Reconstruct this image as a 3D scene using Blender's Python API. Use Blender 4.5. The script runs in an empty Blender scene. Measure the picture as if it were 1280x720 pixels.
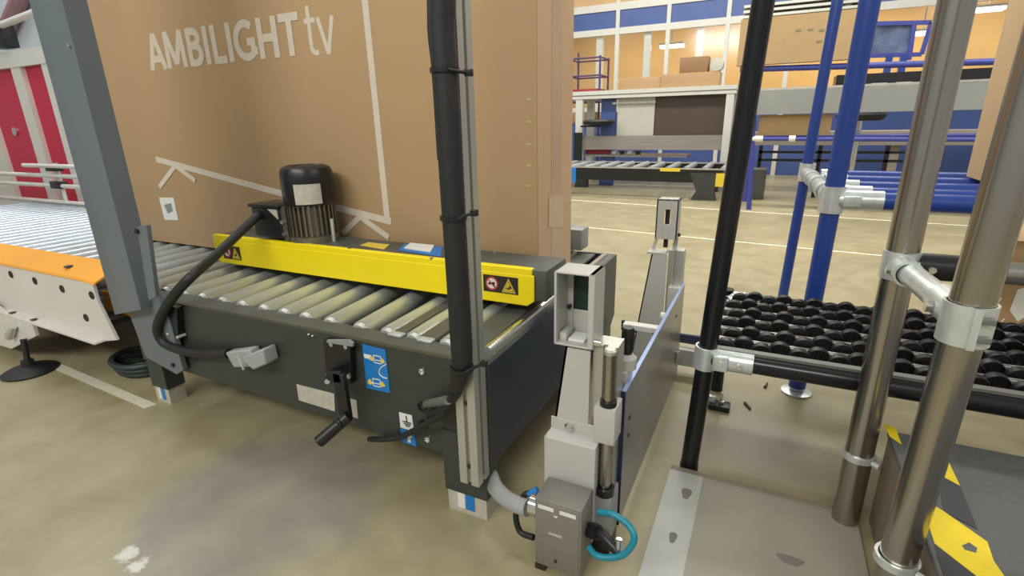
import bpy, bmesh, math, random
from mathutils import Vector, Matrix
random.seed(7)
SC = bpy.context.scene
COL = SC.collection
PI = math.pi

# ------------------------------------------------------------------ camera
F_PX, CAM_H = 645.0, 0.8
def _cam_axes():
    d = Vector((43, 2010, F_PX)).normalized()          # world down seen from the camera
    vx = 330.0
    Y = Vector((vx, -(d.x*vx + d.z*F_PX)/d.y, F_PX)).normalized()
    Z = -d
    X = Y.cross(Z)
    if X.x < 0: X = -X
    return X, Y, Z
AX, AY, AZ = _cam_axes()
RW = Matrix((AX, AY, AZ))                               # camera (right, down, forward) -> world
CAM = Vector((0, 0, CAM_H))
cd = bpy.data.cameras.new('camera')
cam = bpy.data.objects.new('camera', cd)
COL.objects.link(cam)
cd.sensor_width = 36; cd.lens = F_PX/1280*36
cd.clip_start = 0.02; cd.clip_end = 100
r_, u_, b_ = RW @ Vector((1,0,0)), RW @ Vector((0,-1,0)), RW @ Vector((0,0,-1))
cam.matrix_world = Matrix(((r_.x,u_.x,b_.x,CAM.x),(r_.y,u_.y,b_.y,CAM.y),(r_.z,u_.z,b_.z,CAM.z),(0,0,0,1)))
SC.camera = cam

def P(px, py, x=None, y=None, z=None):
    """point of the room on a real plane (x, y or z constant) measured from the photograph"""
    r = RW @ Vector((px-640, py-360, F_PX))
    if x is not None: t = (x-CAM.x)/r.x
    elif y is not None: t = (y-CAM.y)/r.y
    else: t = (z-CAM.z)/r.z
    return CAM + t*r

# ------------------------------------------------------------------ world, light, exposure
SC.view_settings.view_transform = 'Standard'
SC.view_settings.look = 'None'
SC.view_settings.exposure = 0.0
SC.view_settings.gamma = 1.0
SC.view_settings.use_curve_mapping = False
W = bpy.data.worlds.new('hall_air'); SC.world = W
W.use_nodes = True
W.node_tree.nodes['Background'].inputs[0].default_value = (0.97, 1.0, 0.97, 1)
W.node_tree.nodes['Background'].inputs[1].default_value = 0.42
def area(name, loc, size, power, color=(1,0.985,0.90), rot=(0,0,0)):
    l = bpy.data.lights.new(name, 'AREA'); l.shape = 'RECTANGLE'
    l.size, l.size_y = size; l.energy = power; l.color = color
    o = bpy.data.objects.new(name, l); COL.objects.link(o)
    o.location = loc; o.rotation_euler = rot
    return o
area('hall_and_fill_lamp', (-1.6, 4.2, 3.6), (4.0, 0.5), 95)
area('hall_and_fill_lamp', (1.6, 4.2, 3.6), (4.0, 0.5), 95)
area('hall_and_fill_lamp', (-1.2, 6.6, 3.6), (4.5, 0.5), 110)
area('hall_and_fill_lamp', (-1.5, 1.3, 3.4), (3.5, 0.4), 25)
area('hall_and_fill_lamp', (-0.9, -2.5, 3.2), (3.6, 0.6), 118, rot=(math.radians(47),0,0))  # added fill behind the camera to brighten upright front faces
area('hall_and_fill_lamp', (3.4, 1.2, 3.3), (0.6, 3.4), 48, rot=(0,math.radians(35),0))  # added fill on the right to brighten the carton's end face
area('hall_and_fill_lamp', (-4.2, 2.0, 3.4), (0.5, 3.0), 60, (0.92,0.96,1.0))

# ------------------------------------------------------------------ materials
def srgb(r, g, b):
    f = lambda c: (c/255/12.92) if c/255 <= 0.04045 else ((c/255+0.055)/1.055)**2.4
    return (f(r), f(g), f(b), 1)
MATS = {}
def mat(name, rgb, rough=0.5, metal=0.0, var=0.06, scale=12, bump=0.0, spec=None, coat=0.0, stretch=None):
    if name in MATS: return MATS[name]
    m = bpy.data.materials.new(name); m.use_nodes = True
    nt = m.node_tree; p = nt.nodes['Principled BSDF']
    p.inputs['Metallic'].default_value = metal
    p.inputs['Coat Weight'].default_value = coat
    if spec is not None: p.inputs['Specular IOR Level'].default_value = spec
    tc = nt.nodes.new('ShaderNodeTexCoord'); mp = nt.nodes.new('ShaderNodeMapping')
    if stretch: mp.inputs['Scale'].default_value = stretch
    n = nt.nodes.new('ShaderNodeTexNoise'); n.inputs['Scale'].default_value = scale; n.inputs['Detail'].default_value = 5
    nt.links.new(tc.outputs['Object'], mp.inputs[0]); nt.links.new(mp.outputs[0], n.inputs['Vector'])
    cr = nt.nodes.new('ShaderNodeValToRGB')
    c = srgb(*rgb)
    cr.color_ramp.elements[0].position = 0.3; cr.color_ramp.elements[1].position = 0.7
    cr.color_ramp.elements[0].color = tuple(v*(1-var) for v in c[:3])+(1,)
    cr.color_ramp.elements[1].color = tuple(min(1,v*(1+var)) for v in c[:3])+(1,)
    nt.links.new(n.outputs['Fac'], cr.inputs[0]); nt.links.new(cr.outputs[0], p.inputs['Base Color'])
    mr = nt.nodes.new('ShaderNodeMapRange')
    mr.inputs['To Min'].default_value = max(0.02, rough*0.85); mr.inputs['To Max'].default_value = min(1, rough*1.15)
    nt.links.new(n.outputs['Fac'], mr.inputs['Value']); nt.links.new(mr.outputs[0], p.inputs['Roughness'])
    if bump:
        b = nt.nodes.new('ShaderNodeBump'); b.inputs['Strength'].default_value = bump; b.inputs['Distance'].default_value = 0.004
        nt.links.new(n.outputs['Fac'], b.inputs['Height']); nt.links.new(b.outputs[0], p.inputs['Normal'])
    MATS[name] = m
    return m
M_DARK = mat('charcoal_paint', (54,60,55), 0.42, 0, 0.08, 30, 0.05)
M_END = mat('blue_black_paint', (46,55,66), 0.4, 0, 0.1, 18)
M_PILLAR = mat('blue_grey_paint', (102,111,118), 0.38, 0, 0.05, 6)
M_DECK = mat('worn_deck_paint', (84,86,80), 0.5, 0.1, 0.14, 20)
M_BLACK = mat('black_plastic', (24,25,27), 0.35, 0, 0.1, 20)
M_RUBBER = mat('black_rubber', (30,31,32), 0.55, 0, 0.12, 40, 0.1)
M_GLOSSBLK = mat('gloss_black_pipe', (16,20,24), 0.25, 0, 0.1, 8)
M_YEL = mat('safety_yellow', (252,226,10), 0.38, 0, 0.03, 6)
M_ROLLER = mat('galvanised_roller', (184,188,180), 0.36, 0.45, 0.12, 25, stretch=(1,0.2,1))
M_ROLLERW = mat('bright_chrome_roller', (184,192,200), 0.34, 0.6, 0.06, 25)
M_ALU = mat('anodised_aluminium', (190,190,182), 0.38, 0.65, 0.05, 30, stretch=(1,1,0.1))
M_ALUD = mat('grooved_aluminium', (120,120,114), 0.5, 0.4, 0.05, 30)
M_ZINC = mat('zinc_joint', (214,220,218), 0.32, 0.6, 0.1, 40)
M_CHROME = mat('chrome_bolt', (215,215,212), 0.18, 0.95, 0.05, 40)
M_STEEL = mat('brushed_stainless', (172,166,158), 0.24, 1.0, 0.06, 30, stretch=(1,1,0.04))
M_CARD = mat('cardboard', (182,150,112), 0.75, 0, 0.035, 3.5)
M_CARDE = mat('cardboard_end', (206,170,136), 0.6, 0, 0.03, 4)
M_CARDB = mat('brown_cardboard', (176,144,106), 0.8, 0, 0.05, 5)
M_PRINT = mat('white_print', (214,202,186), 0.7, 0, 0.05, 30)
M_TAPE = mat('clear_parcel_tape', (198,168,138), 0.3, 0, 0.03, 10)
M_LGREY = mat('light_grey_paint', (188,186,180), 0.4, 0, 0.03, 12)
M_MGREY = mat('mid_grey_paint', (140,142,142), 0.42, 0, 0.04, 12)
M_PLATE = mat('satin_steel_plate', (158,160,162), 0.34, 0.6, 0.1, 8, stretch=(1,0.3,1))
M_FILM = mat('blue_edge_film', (150,172,215), 0.3, 0.2, 0.05, 20)
M_BOXGREY = mat('cast_aluminium_box', (140,137,130), 0.45, 0.45, 0.06, 40, 0.05)
M_CONDUIT = mat('grey_conduit_plastic', (158,160,160), 0.5, 0, 0.05, 20)
M_TEAL = mat('teal_air_tube', (22,128,150), 0.3, 0, 0.05, 20)
M_WHITE = mat('white_label', (228,228,222), 0.5, 0, 0.04, 40)
M_OFFWHITE = mat('off_white_paint', (214,212,204), 0.4, 0, 0.03, 8)
M_BLUEST = mat('sticker_blue', (30,120,196), 0.4, 0, 0.04, 20)
M_STYEL = mat('sticker_yellow', (226,196,60), 0.4, 0, 0.04, 20)
M_STRED = mat('sticker_red', (196,62,70), 0.4, 0, 0.04, 20)
M_STBLK = mat('sticker_black', (44,34,30), 0.5, 0, 0.04, 20)
M_NAME = mat('aluminium_nameplate', (196,190,178), 0.5, 0.2, 0.12, 60)
M_MOTOR = mat('cast_motor_alloy', (128,122,108), 0.35, 0.7, 0.2, 50)
M_WHEEL = mat('black_wheel', (20,20,21), 0.38, 0, 0.1, 40)
M_BLUE = mat('blue_pipe_coating', (36,66,146), 0.32, 0, 0.06, 10)
M_VIOLET = mat('violet_blue_pipe', (62,70,150), 0.35, 0, 0.06, 10)
M_ORANGE = mat('orange_acrylic', (240,166,50), 0.25, 0, 0.06, 3)
M_WHITEP = mat('white_machine_paint', (216,212,206), 0.35, 0, 0.05, 4)
M_RED = mat('crimson_panel', (196,22,64), 0.4, 0, 0.05, 3)
M_BOARD = mat('beige_floor_board', (152,146,132), 0.55, 0, 0.10, 5)
M_BOARDW = mat('white_strip', (176,178,170), 0.45, 0, 0.14, 7)
M_PLY = mat('brown_ply', (132,114,98), 0.6, 0, 0.07, 9)
M_MAT = mat('charcoal_step_mat', (92,93,92), 0.85, 0, 0.1, 70, 0.4)
M_HAZY = mat('hazard_yellow', (226,198,34), 0.6, 0, 0.08, 20)
M_HAZB = mat('hazard_black', (58,58,62), 0.6, 0, 0.08, 20)
M_FTAPE = mat('floor_tape', (214,206,186), 0.5, 0, 0.06, 20)
M_FTAPEW = mat('floor_line', (228,222,200), 0.5, 0, 0.06, 20)
M_PLANK = mat('grey_plank', (150,140,132), 0.6, 0, 0.12, 8, stretch=(0.3,4,4))
M_BROWN = mat('dark_brown_board', (84,68,60), 0.6, 0, 0.06, 5)
M_PANELW = mat('pale_panel', (196,194,182), 0.5, 0, 0.04, 6)
M_BLUEP = mat('office_blue_panel', (72,94,152), 0.35, 0, 0.06, 3)
M_WARM = mat('warm_office_wall', (232,194,130), 0.8, 0, 0.06, 2)
M_BEAM = mat('grey_beam_paint', (140,142,139), 0.4, 0, 0.05, 3)
M_PALE = mat('pale_wall', (200,206,214), 0.7, 0, 0.05, 2)
M_GREENDK = mat('dark_green_slot', (18,46,40), 0.5, 0, 0.1, 20)
M_DKRED = mat('dark_red', (150,40,44), 0.5, 0, 0.1, 10)
M_BIN = mat('dark_grey_bin', (84,84,80), 0.6, 0, 0.1, 10)
M_NAVY = mat('dark_navy_tube', (30,38,70), 0.4, 0, 0.1, 10)

def mat_glass():
    m = bpy.data.materials.new('office_glass'); m.use_nodes = True
    nt = m.node_tree; nt.nodes.remove(nt.nodes['Principled BSDF'])
    o = nt.nodes['Material Output']; mx = nt.nodes.new('ShaderNodeMixShader'); mx.inputs[0].default_value = 0.05
    t = nt.nodes.new('ShaderNodeBsdfTransparent'); g = nt.nodes.new('ShaderNodeBsdfGlossy'); g.inputs['Roughness'].default_value = 0.12
    nt.links.new(t.outputs[0], mx.inputs[1]); nt.links.new(g.outputs[0], mx.inputs[2]); nt.links.new(mx.outputs[0], o.inputs[0])
    return m
M_GLASS = mat_glass()
def mat_emit(name, rgb, s):
    m = bpy.data.materials.new(name); m.use_nodes = True
    p = m.node_tree.nodes['Principled BSDF']
    p.inputs['Emission Color'].default_value = (*rgb, 1); p.inputs['Emission Strength'].default_value = s
    return m
M_GLARE = mat_emit('glare_tube', (1, 0.97, 0.9), 4.0)

def mat_floor():
    m = bpy.data.materials.new('sealed_concrete'); m.use_nodes = True
    nt = m.node_tree; N = nt.nodes; L = nt.links; p = N['Principled BSDF']
    g = N.new('ShaderNodeNewGeometry')
    def noise(s, d=6, dist=0.0):
        n = N.new('ShaderNodeTexNoise'); n.inputs['Scale'].default_value = s; n.inputs['Detail'].default_value = d
        n.inputs['Distortion'].default_value = dist
        L.new(g.outputs['Position'], n.inputs['Vector']); return n.outputs['Fac']
    def ramp(fac, stops):
        r = N.new('ShaderNodeValToRGB'); e = r.color_ramp.elements
        while len(e) < len(stops): e.new(0.5)
        for k, (pos, c) in enumerate(stops): e[k].position = pos; e[k].color = c
        L.new(fac, r.inputs[0]); return r.outputs[0]
    def mix(f, a, b):
        x = N.new('ShaderNodeMix'); x.data_type = 'RGBA'
        if isinstance(f, float): x.inputs[0].default_value = f
        else: L.new(f, x.inputs[0])
        for s, v in ((6, a), (7, b)):
            if isinstance(v, tuple): x.inputs[s].default_value = v
            else: L.new(v, x.inputs[s])
        return x.outputs[2]
    def spot(c, r, soft, nz, amt):
        d = N.new('ShaderNodeVectorMath'); d.operation = 'DISTANCE'; d.inputs[1].default_value = c
        L.new(g.outputs['Position'], d.inputs[0])
        a = N.new('ShaderNodeMath'); a.operation = 'MULTIPLY_ADD'; a.inputs[1].default_value = amt
        L.new(nz, a.inputs[0]); L.new(d.outputs['Value'], a.inputs[2])
        k = N.new('ShaderNodeMapRange'); k.inputs['From Min'].default_value = r+soft; k.inputs['From Max'].default_value = r
        L.new(a.outputs[0], k.inputs['Value']); return k.outputs[0]
    n1, n2, n3 = noise(2.2, 6, 0.6), noise(9, 8, 0.4), noise(60, 4)
    base = ramp(n1, [(0.3, srgb(150,138,106)), (0.55, srgb(165,153,120)), (0.75, srgb(178,167,132))])
    base = mix(0.35, base, ramp(n2, [(0.35, srgb(138,125,94)), (0.7, srgb(178,167,134))]))
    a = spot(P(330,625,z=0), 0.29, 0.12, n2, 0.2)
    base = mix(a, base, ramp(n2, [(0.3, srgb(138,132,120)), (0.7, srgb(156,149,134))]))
    c = spot(P(160,692,z=0), 0.038, 0.01, n3, 0.05)
    base = mix(c, base, srgb(206,204,194))
    c = spot(P(172,706,z=0), 0.036, 0.01, n3, 0.05)
    base = mix(c, base, srgb(206,204,194))
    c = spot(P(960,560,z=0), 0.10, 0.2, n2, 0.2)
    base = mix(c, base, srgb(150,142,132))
    L.new(base, p.inputs['Base Color'])
    mr = N.new('ShaderNodeMapRange'); mr.inputs['To Min'].default_value = 0.26; mr.inputs['To Max'].default_value = 0.48
    L.new(n2, mr.inputs['Value']); L.new(mr.outputs[0], p.inputs['Roughness'])
    b = N.new('ShaderNodeBump'); b.inputs['Strength'].default_value = 0.08; b.inputs['Distance'].default_value = 0.003
    L.new(n3, b.inputs['Height']); L.new(b.outputs[0], p.inputs['Normal'])
    return m
M_FLOOR = mat_floor()

# ------------------------------------------------------------------ mesh builder
def catmull(pts, n=8):
    pts = [Vector(p) for p in pts]; out = []
    for i in range(len(pts)-1):
        p0 = pts[i-1] if i else pts[0]*2-pts[1]
        p1, p2 = pts[i], pts[i+1]
        p3 = pts[i+2] if i+2 < len(pts) else pts[-1]*2-pts[-2]
        for k in range(n):
            t = k/n
            out.append(0.5*((2*p1)+(p2-p0)*t+(2*p0-5*p1+4*p2-p3)*t*t+(3*p1-p0-3*p2+p3)*t**3))
    out.append(pts[-1]); return out
class MB:
    def __init__(s): s.bm = bmesh.new()
    def _faces(s, rings, close=True, caps=True):
        vs = [[s.bm.verts.new(p) for p in r] for r in rings]
        n = len(vs[0])
        for a, b in zip(vs, vs[1:]):
            for i in range(n if close else n-1):
                j = (i+1) % n
                s.bm.faces.new((a[i], a[j], b[j], b[i]))
        if caps:
            s.bm.faces.new(vs[0][::-1]); s.bm.faces.new(vs[-1])
        return s
    def box(s, x0, y0, z0, x1, y1, z1, bev=0.0, rot=None, piv=None):
        a, b = Vector((min(x0,x1),min(y0,y1),min(z0,z1))), Vector((max(x0,x1),max(y0,y1),max(z0,z1)))
        q = [(a.x,a.y),(b.x,a.y),(b.x,b.y),(a.x,b.y)]
        t = bmesh.new()
        lo = [t.verts.new((x,y,a.z)) for x,y in q]; hi = [t.verts.new((x,y,b.z)) for x,y in q]
        t.faces.new(lo[::-1]); t.faces.new(hi)
        for i in range(4): t.faces.new((lo[i], lo[(i+1)%4], hi[(i+1)%4], hi[i]))
        if bev: bmesh.ops.bevel(t, geom=t.edges[:], offset=bev, segments=2, affect='EDGES', profile=0.5)
        if rot: bmesh.ops.rotate(t, verts=t.verts[:], cent=piv or (a+b)/2, matrix=Matrix.Rotation(rot[0], 3, rot[1]))
        me = bpy.data.meshes.new('t'); t.to_mesh(me); s.bm.from_mesh(me); bpy.data.meshes.remove(me); t.free()
        return s
    def prism(s, poly, d):
        """planar polygon (3-D points) extruded by vector d"""
        poly = [Vector(p) for p in poly]; d = Vector(d)
        return s._faces([poly, [p+d for p in poly]])
    def cyl(s, a, b, r, r2=None, n=24):
        a, b = Vector(a), Vector(b); r2 = r if r2 is None else r2
        w = (b-a).normalized(); u = w.orthogonal().normalized(); v = w.cross(u)
        ring = lambda c, q: [c+(u*math.cos(2*PI*i/n)+v*math.sin(2*PI*i/n))*q for i in range(n)]
        return s._faces([ring(a, r), ring(b, r2)])
    def pipe(s, a, b, r, t, n=28):
        """hollow sleeve"""
        a, b = Vector(a), Vector(b)
        w = (b-a).normalized(); u = w.orthogonal().normalized(); v = w.cross(u)
        ring = lambda c, q: [c+(u*math.cos(2*PI*i/n)+v*math.sin(2*PI*i/n))*q for i in range(n)]
        return s._faces([ring(a, r), ring(b, r), ring(b, r-t), ring(a, r-t), ring(a, r)], caps=False)
    def tube(s, pts, r, n=12, smooth=8):
        pts = catmull(pts, smooth) if smooth else [Vector(p) for p in pts]
        rr = r if callable(r) else (lambda t: r)
        rings = []; u = None
        for i, p in enumerate(pts):
            w = (pts[min(i+1,len(pts)-1)]-pts[max(i-1,0)]).normalized()
            if u is None: u = w.orthogonal().normalized()
            u = (u-w*u.dot(w)).normalized(); v = w.cross(u); q = rr(i/(len(pts)-1))
            rings.append([p+(u*math.cos(2*PI*k/n)+v*math.sin(2*PI*k/n))*q for k in range(n)])
        return s._faces(rings)
    def lathe(s, c, prof, n=32, axis='Z'):
        c = Vector(c); rings = []
        for r, h in prof:
            r = max(r, 1e-4); ring = []
            for i in range(n):
                a = 2*PI*i/n
                p = {'Z': (r*math.cos(a), r*math.sin(a), h), 'X': (h, r*math.cos(a), r*math.sin(a)), 'Y': (r*math.sin(a), h, r*math.cos(a))}[axis]
                ring.append(c+Vector(p))
            rings.append(ring)
        return s._faces(rings)
    def bar(s, a, b, w, h, up=(0,0,1)):
        a, b = Vector(a), Vector(b); t = (b-a).normalized(); u = Vector(up)
        side = t.cross(u).normalized(); u = side.cross(t).normalized()
        ring = lambda c: [c+side*w/2*i+u*h/2*j for i, j in ((-1,-1),(1,-1),(1,1),(-1,1))]
        return s._faces([ring(a), ring(b)])
    def build(s, name, m, parent=None, angle=35, bevel=0.0):
        bmesh.ops.recalc_face_normals(s.bm, faces=s.bm.faces[:])
        off = Vector((0,0,0)); q = parent
        while q is not None: off += q.location; q = q.parent
        # every object gets its origin at the centre of its base
        xs = [v.co for v in s.bm.verts]
        lo = Vector((min(v.x for v in xs), min(v.y for v in xs), min(v.z for v in xs)))
        hi = Vector((max(v.x for v in xs), max(v.y for v in xs), max(v.z for v in xs)))
        o0 = Vector(((lo.x+hi.x)/2, (lo.y+hi.y)/2, lo.z))
        bmesh.ops.translate(s.bm, verts=s.bm.verts[:], vec=-o0)
        me = bpy.data.meshes.new(name); s.bm.to_mesh(me); s.bm.free()
        for p in me.polygons: p.use_smooth = True
        me.set_sharp_from_angle(angle=math.radians(angle))
        me.materials.append(m)
        o = bpy.data.objects.new(name, me); COL.objects.link(o)
        o.parent = parent; o.location = o0-off
        if bevel:
            b = o.modifiers.new('edge', 'BEVEL'); b.width = bevel; b.segments = 2; b.limit_method = 'ANGLE'
        return o
def tag(o, label, cat, group=None):
    o['label'] = label; o['category'] = cat
    if group: o['group'] = group
    return o
def thing(name, label, cat, loc, group=None):
    o = bpy.data.objects.new(name, None); COL.objects.link(o)
    o.empty_display_size = 0.05; o.location = Vector(loc)
    return tag(o, label, cat, group)
def struct(o): o['kind'] = 'structure'; return o
def lab(o, t): o['label'] = t; return o
def copy_tree(o, dv, parent=None):
    c = o.copy(); COL.objects.link(c); c.parent = parent
    if parent is None: c.location = o.location+Vector(dv)
    for ch in list(o.children): copy_tree(ch, dv, c)
    return c
# ================================================================== SETTING
struct(MB().box(-9,-3,-0.05, 6,12,0).build('floor', M_FLOOR))
# office partition at the back
YO = 8.5
mull = [-4.2,-3.45,-2.31,-1.56,-0.75,0.05,0.92,1.8,2.7,3.6]
f = MB()
for z0, z1 in ((2.37,2.47),(2.04,2.13),(0.92,1.0)): f.box(-5, YO-0.03, z0, 5, YO+0.03, z1)
for x in mull: f.box(x-0.028, YO-0.035, 0, x+0.028, YO+0.035, 2.6)
struct(f.build('trim_1', M_OFFWHITE))
bl = MB()
for a, b in zip(mull, mull[1:]): bl.box(a+0.03, YO-0.012, 2.13, b-0.03, YO+0.012, 2.37)
struct(bl.build('trim_2', M_BLUEP))
bl = MB()
for a, b in zip(mull, mull[1:]): bl.box(a+0.03, YO-0.012, 0, b-0.03, YO+0.012, 0.92)
struct(bl.build('wall_back', M_BLUEP))
for k, (a, b) in enumerate(zip(mull, mull[1:])):
    struct(MB().box(a+0.028, YO-0.004, 1.0, b-0.028, YO+0.004, 2.04).build('window_%d' % (k+1), M_GLASS))
f = MB()
for x in (-2.60,-1.86,-1.11): f.box(x-0.05, YO+0.02, 0.95, x+0.05, YO+0.10, 2.1)
struct(f.build('trim_3', M_OFFWHITE))
struct(MB().box(-5, YO+2.2, 0, 5, YO+2.3, 3.2).build('wall_office', M_WARM))
struct(MB().box(-5, YO-0.02, 2.47, 5, YO+0.02, 3.6).build('wall_above', mat('tan_fascia', (206,170,124), 0.7, 0, 0.08, 3)))
struct(MB().box(-5, YO+0.04, 2.62, 5, YO+2.25, 2.66).build('ceiling', mat('office_ceiling', (226,206,168), 0.8)))
area('office_light', (-1.2, YO+1.1, 2.55), (5, 0.6), 62, (1,0.90,0.70))
area('office_light', (2.2, YO+1.1, 2.55), (3, 0.6), 42, (1,0.90,0.70))
def glass_glare(px, py, dx, label):  # added glowing tubes that stand in for lamp reflections in the glass
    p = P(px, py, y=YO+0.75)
    t = thing('glare_lamp', label, 'lamp', p, 'stand-ins for office glass reflections')
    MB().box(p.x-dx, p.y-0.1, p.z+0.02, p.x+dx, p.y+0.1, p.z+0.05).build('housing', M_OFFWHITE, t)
    for k in (-0.055, 0.055): MB().cyl((p.x-dx*0.95, p.y+k, p.z), (p.x+dx*0.95, p.y+k, p.z), 0.022, n=12).build('tube', M_GLARE, t)
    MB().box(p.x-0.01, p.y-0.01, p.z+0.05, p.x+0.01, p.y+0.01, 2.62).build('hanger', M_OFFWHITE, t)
glass_glare(840, 58, 0.19, 'bright twin tubes in place of a reflection in office glass above the stacked boxes')
glass_glare(1152, 42, 0.15, 'bright twin tubes in place of a reflection in office glass beside the blue cage frame')
glass_glare(1236, 12, 0.16, 'bright twin tubes in place of a reflection in office glass at top right between steel posts')
struct(MB().box(-9, -3, 0, -8.9, 12, 3.6).build('wall_left', M_PALE))
struct(MB().box(-8.9, 6.4, 0, -5.0, 6.5, 3.6).build('wall_rear_left', M_PALE))
# floor markings
def strip(pts, m, label, h=0.0015):
    pts = [Vector((p[0], p[1], 0.0005)) for p in pts]
    return tag(MB().prism(pts, (0,0,h)).build('floor_tape', m), label, 'floor tape')
strip([(-2.27,0.775),(-1.612,0.742),(-1.60,0.772),(-2.27,0.806)], M_FTAPE, 'short cream tape strip on floor in front of white conveyor foot')
strip([(-2.2,3.965),(2.2,3.435),(2.2,3.460),(-2.2,3.99)], M_FTAPEW, 'nearer long white line crossing the floor behind the grey gate')
strip([(-3.0,5.325),(2.6,4.735),(2.6,4.765),(-3.0,5.355)], M_FTAPEW, 'farther long white line on floor below the distant roller track')

# ================================================================== DRIVEN ROLLER CONVEYOR
YF, YB, XR, XL = 0.768, 1.70, -0.436, -1.72
ZT, ZB = 0.362, 0.135
cv = thing('roller_conveyor', 'charcoal driven roller conveyor carrying the huge television carton', 'conveyor', (-1.05, 1.2, 0))
MB().prism([(-1.60,YF,0.155),(-1.42,YF,0.155),(XR,YF,ZB),(XR,YF,ZT),(-1.60,YF,ZT)], (0,0.012,0)).build('front_panel', M_DARK, cv)
MB().box(-1.60, YF+0.012, ZT-0.006, XR-0.012, YF+0.062, ZT).build('front_flange', M_DECK, cv)
MB().prism([(XR,YF+0.012,ZB),(XR,YB-0.06,ZB-0.03),(XR,YB,ZB+0.01),(XR,YB,ZT),(XR,YF+0.012,ZT)], (-0.012,0,0)).build('end_panel', M_END, cv)
MB().box(XR-0.05, YF+0.062, ZT-0.006, XR-0.012, YB-0.012, ZT).build('end_flange', M_DECK, cv)
MB().box(XL, YB-0.012, ZB, XR-0.012, YB, ZT).build('back_panel', M_DARK, cv)
MB().box(XL, YF+0.25, 0.20, XL+0.012, YB-0.012, ZT-0.03).build('left_panel', M_DARK, cv)
MB().box(-1.58, YF+0.012, ZB+0.03, XR-0.012, YB-0.012, ZB+0.04).build('bottom_tray', M_BLACK, cv)
rollx = [-0.565,-0.651,-0.722,-0.801,-0.892,-0.972,-1.045,-1.118,-1.200,-1.277,-1.359,-1.440,-1.521,-1.602,-1.683]
for i, x in enumerate(rollx):
    sk = 0.03 if i < 3 else 0.085
    a = Vector((x, YF+0.066, ZT-0.012)); b = Vector((x-sk*0.80, YB-0.03, ZT-0.012))
    r = MB(); w = (b-a).normalized()
    r.cyl(a, b, 0.024, n=24).cyl(a-w*0.01, a, 0.018, 0.022).cyl(a-w*0.03, b+w*0.01, 0.007, n=12)
    r.build('roller', M_ROLLER, cv)
MB().cyl((-0.470, YF+0.062, ZT-0.002), (-0.470, YB-0.03, ZT-0.002), 0.012).build('end_roller', M_CHROME, cv)
for a, b in ((-0.690,-0.682),(-0.622,-0.600),(-0.530,-0.488)):
    q = 0.02
    MB().prism([(a-0.01,YF+0.064,ZT),(b+0.01,YF+0.064,ZT),(b+0.01-q,YB-0.05,ZT),(a-0.01-q,YB-0.05,ZT)], (0,0,0.007)).build('gap_plate', M_DECK, cv)
for x in (-0.690,-0.612,-0.530):
    MB().box(x-0.018, YF+0.045, ZT, x+0.018, YF+0.075, ZT+0.006, 0.002).build('clip', M_ZINC, cv)
# legs and feet
for lx0, lx1, y0 in ((-0.548,-0.446,YF-0.002),(-1.63,-1.555,YF+0.02),(-0.548,-0.446,YB-0.06),(-1.63,-1.555,YB-0.06)):
    l = MB().box(lx0, y0, 0.052, lx1, y0+0.055, 0.20).build('leg', M_DARK, cv)
    MB().box(lx0+0.004, y0+0.003, 0.0, lx1-0.004, y0+0.053, 0.054).build('foot_block', M_NAME, l)
    w = lx1-lx0
    MB().box(lx0+w*0.28, y0+0.0015, 0.012, lx0+w*0.45, y0+0.004, 0.05).build('white_sticker', M_WHITE, l)
    MB().box(lx0+w*0.47, y0+0.0015, 0.012, lx0+w*0.68, y0+0.004, 0.05).build('blue_sticker', M_BLUEST, l)
# front-face fittings
def fp(px, py, d=0.0): return P(px, py, y=YF-d)
def quad(corners, m, name, parent, d=0.0004, t=0.0012):
    return MB().prism([fp(x, y, d) for x, y in corners], (0,-t,0)).build(name, m, parent)
quad([(371,480),(418,492),(419,514),(374,500)], M_NAME, 'nameplate', cv)
quad([(433,497),(446,500),(448,523),(436,519)], M_NAME, 'small_label', cv)
st = quad([(453,430),(482,437),(488,491),(459,485)], M_BLUEST, 'blue_sticker', cv)
def on_sticker(fn, m, name, parent):
    b = MB(); fn(b); return b.build(name, m, parent)
for (cx, cy, s_) in ((472,449,1.0),(471,478,1.15)):
    on_sticker(lambda b: [b.cyl(fp(cx+dx*s_, cy+dy, 0.0016), fp(cx+dx*s_, cy+dy, 0.0026), 0.0055*s_, n=14) for dx, dy in ((-6.5,-1),(7,2))], M_STYEL, 'rotary_symbol', st)
    on_sticker(lambda b: [b.bar(fp(x0,y0,0.003), fp(x1,y1,0.003), 0.001, 0.002) for x0,y0,x1,y1 in ((cx-5,cy-5,cx+4,cy-3),(cx+4,cy-3,cx+5,cy+6),(cx+5,cy+6,cx-4,cy+4),(cx-4,cy+4,cx-5,cy-5),(cx-8,cy,cx+8,cy+3))], M_WHITE, 'outline_symbol', st)
on_sticker(lambda b: b.tube([fp(483,455,0.0022), fp(476,460,0.0022), fp(474,466,0.0022), fp(478,471,0.0022), fp(484,473,0.0022)], 0.0012, 8), M_WHITE, 'arc_mark', st)
quad([(455,442),(464,444),(464,449),(456,447)], M_WHITE, 'paper_patch', st, 0.0016)
e = quad([(499,515),(515,519),(518,539),(501,534)], M_WHITE, 'earth_sticker', cv)
on_sticker(lambda b: [b.bar(fp(x0,y0,0.0026), fp(x1,y1,0.0026), 0.001, 0.0022) for x0,y0,x1,y1 in ((507.5,520,508.5,528),(503,526.5,514,529.5),(505,529.5,513,531.5),(507,532,512,533.5))], M_STBLK, 'earth_symbol', e)
e2 = quad([(501,535),(518,540),(521,558),(503,552)], M_BLUEST, 'arrow_sticker', cv)
quad([(508,545),(512,541),(516,547),(513,547),(514,553),(510,552),(510,546)], M_WHITE, 'arrow_mark', e2, 0.0016)
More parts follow.
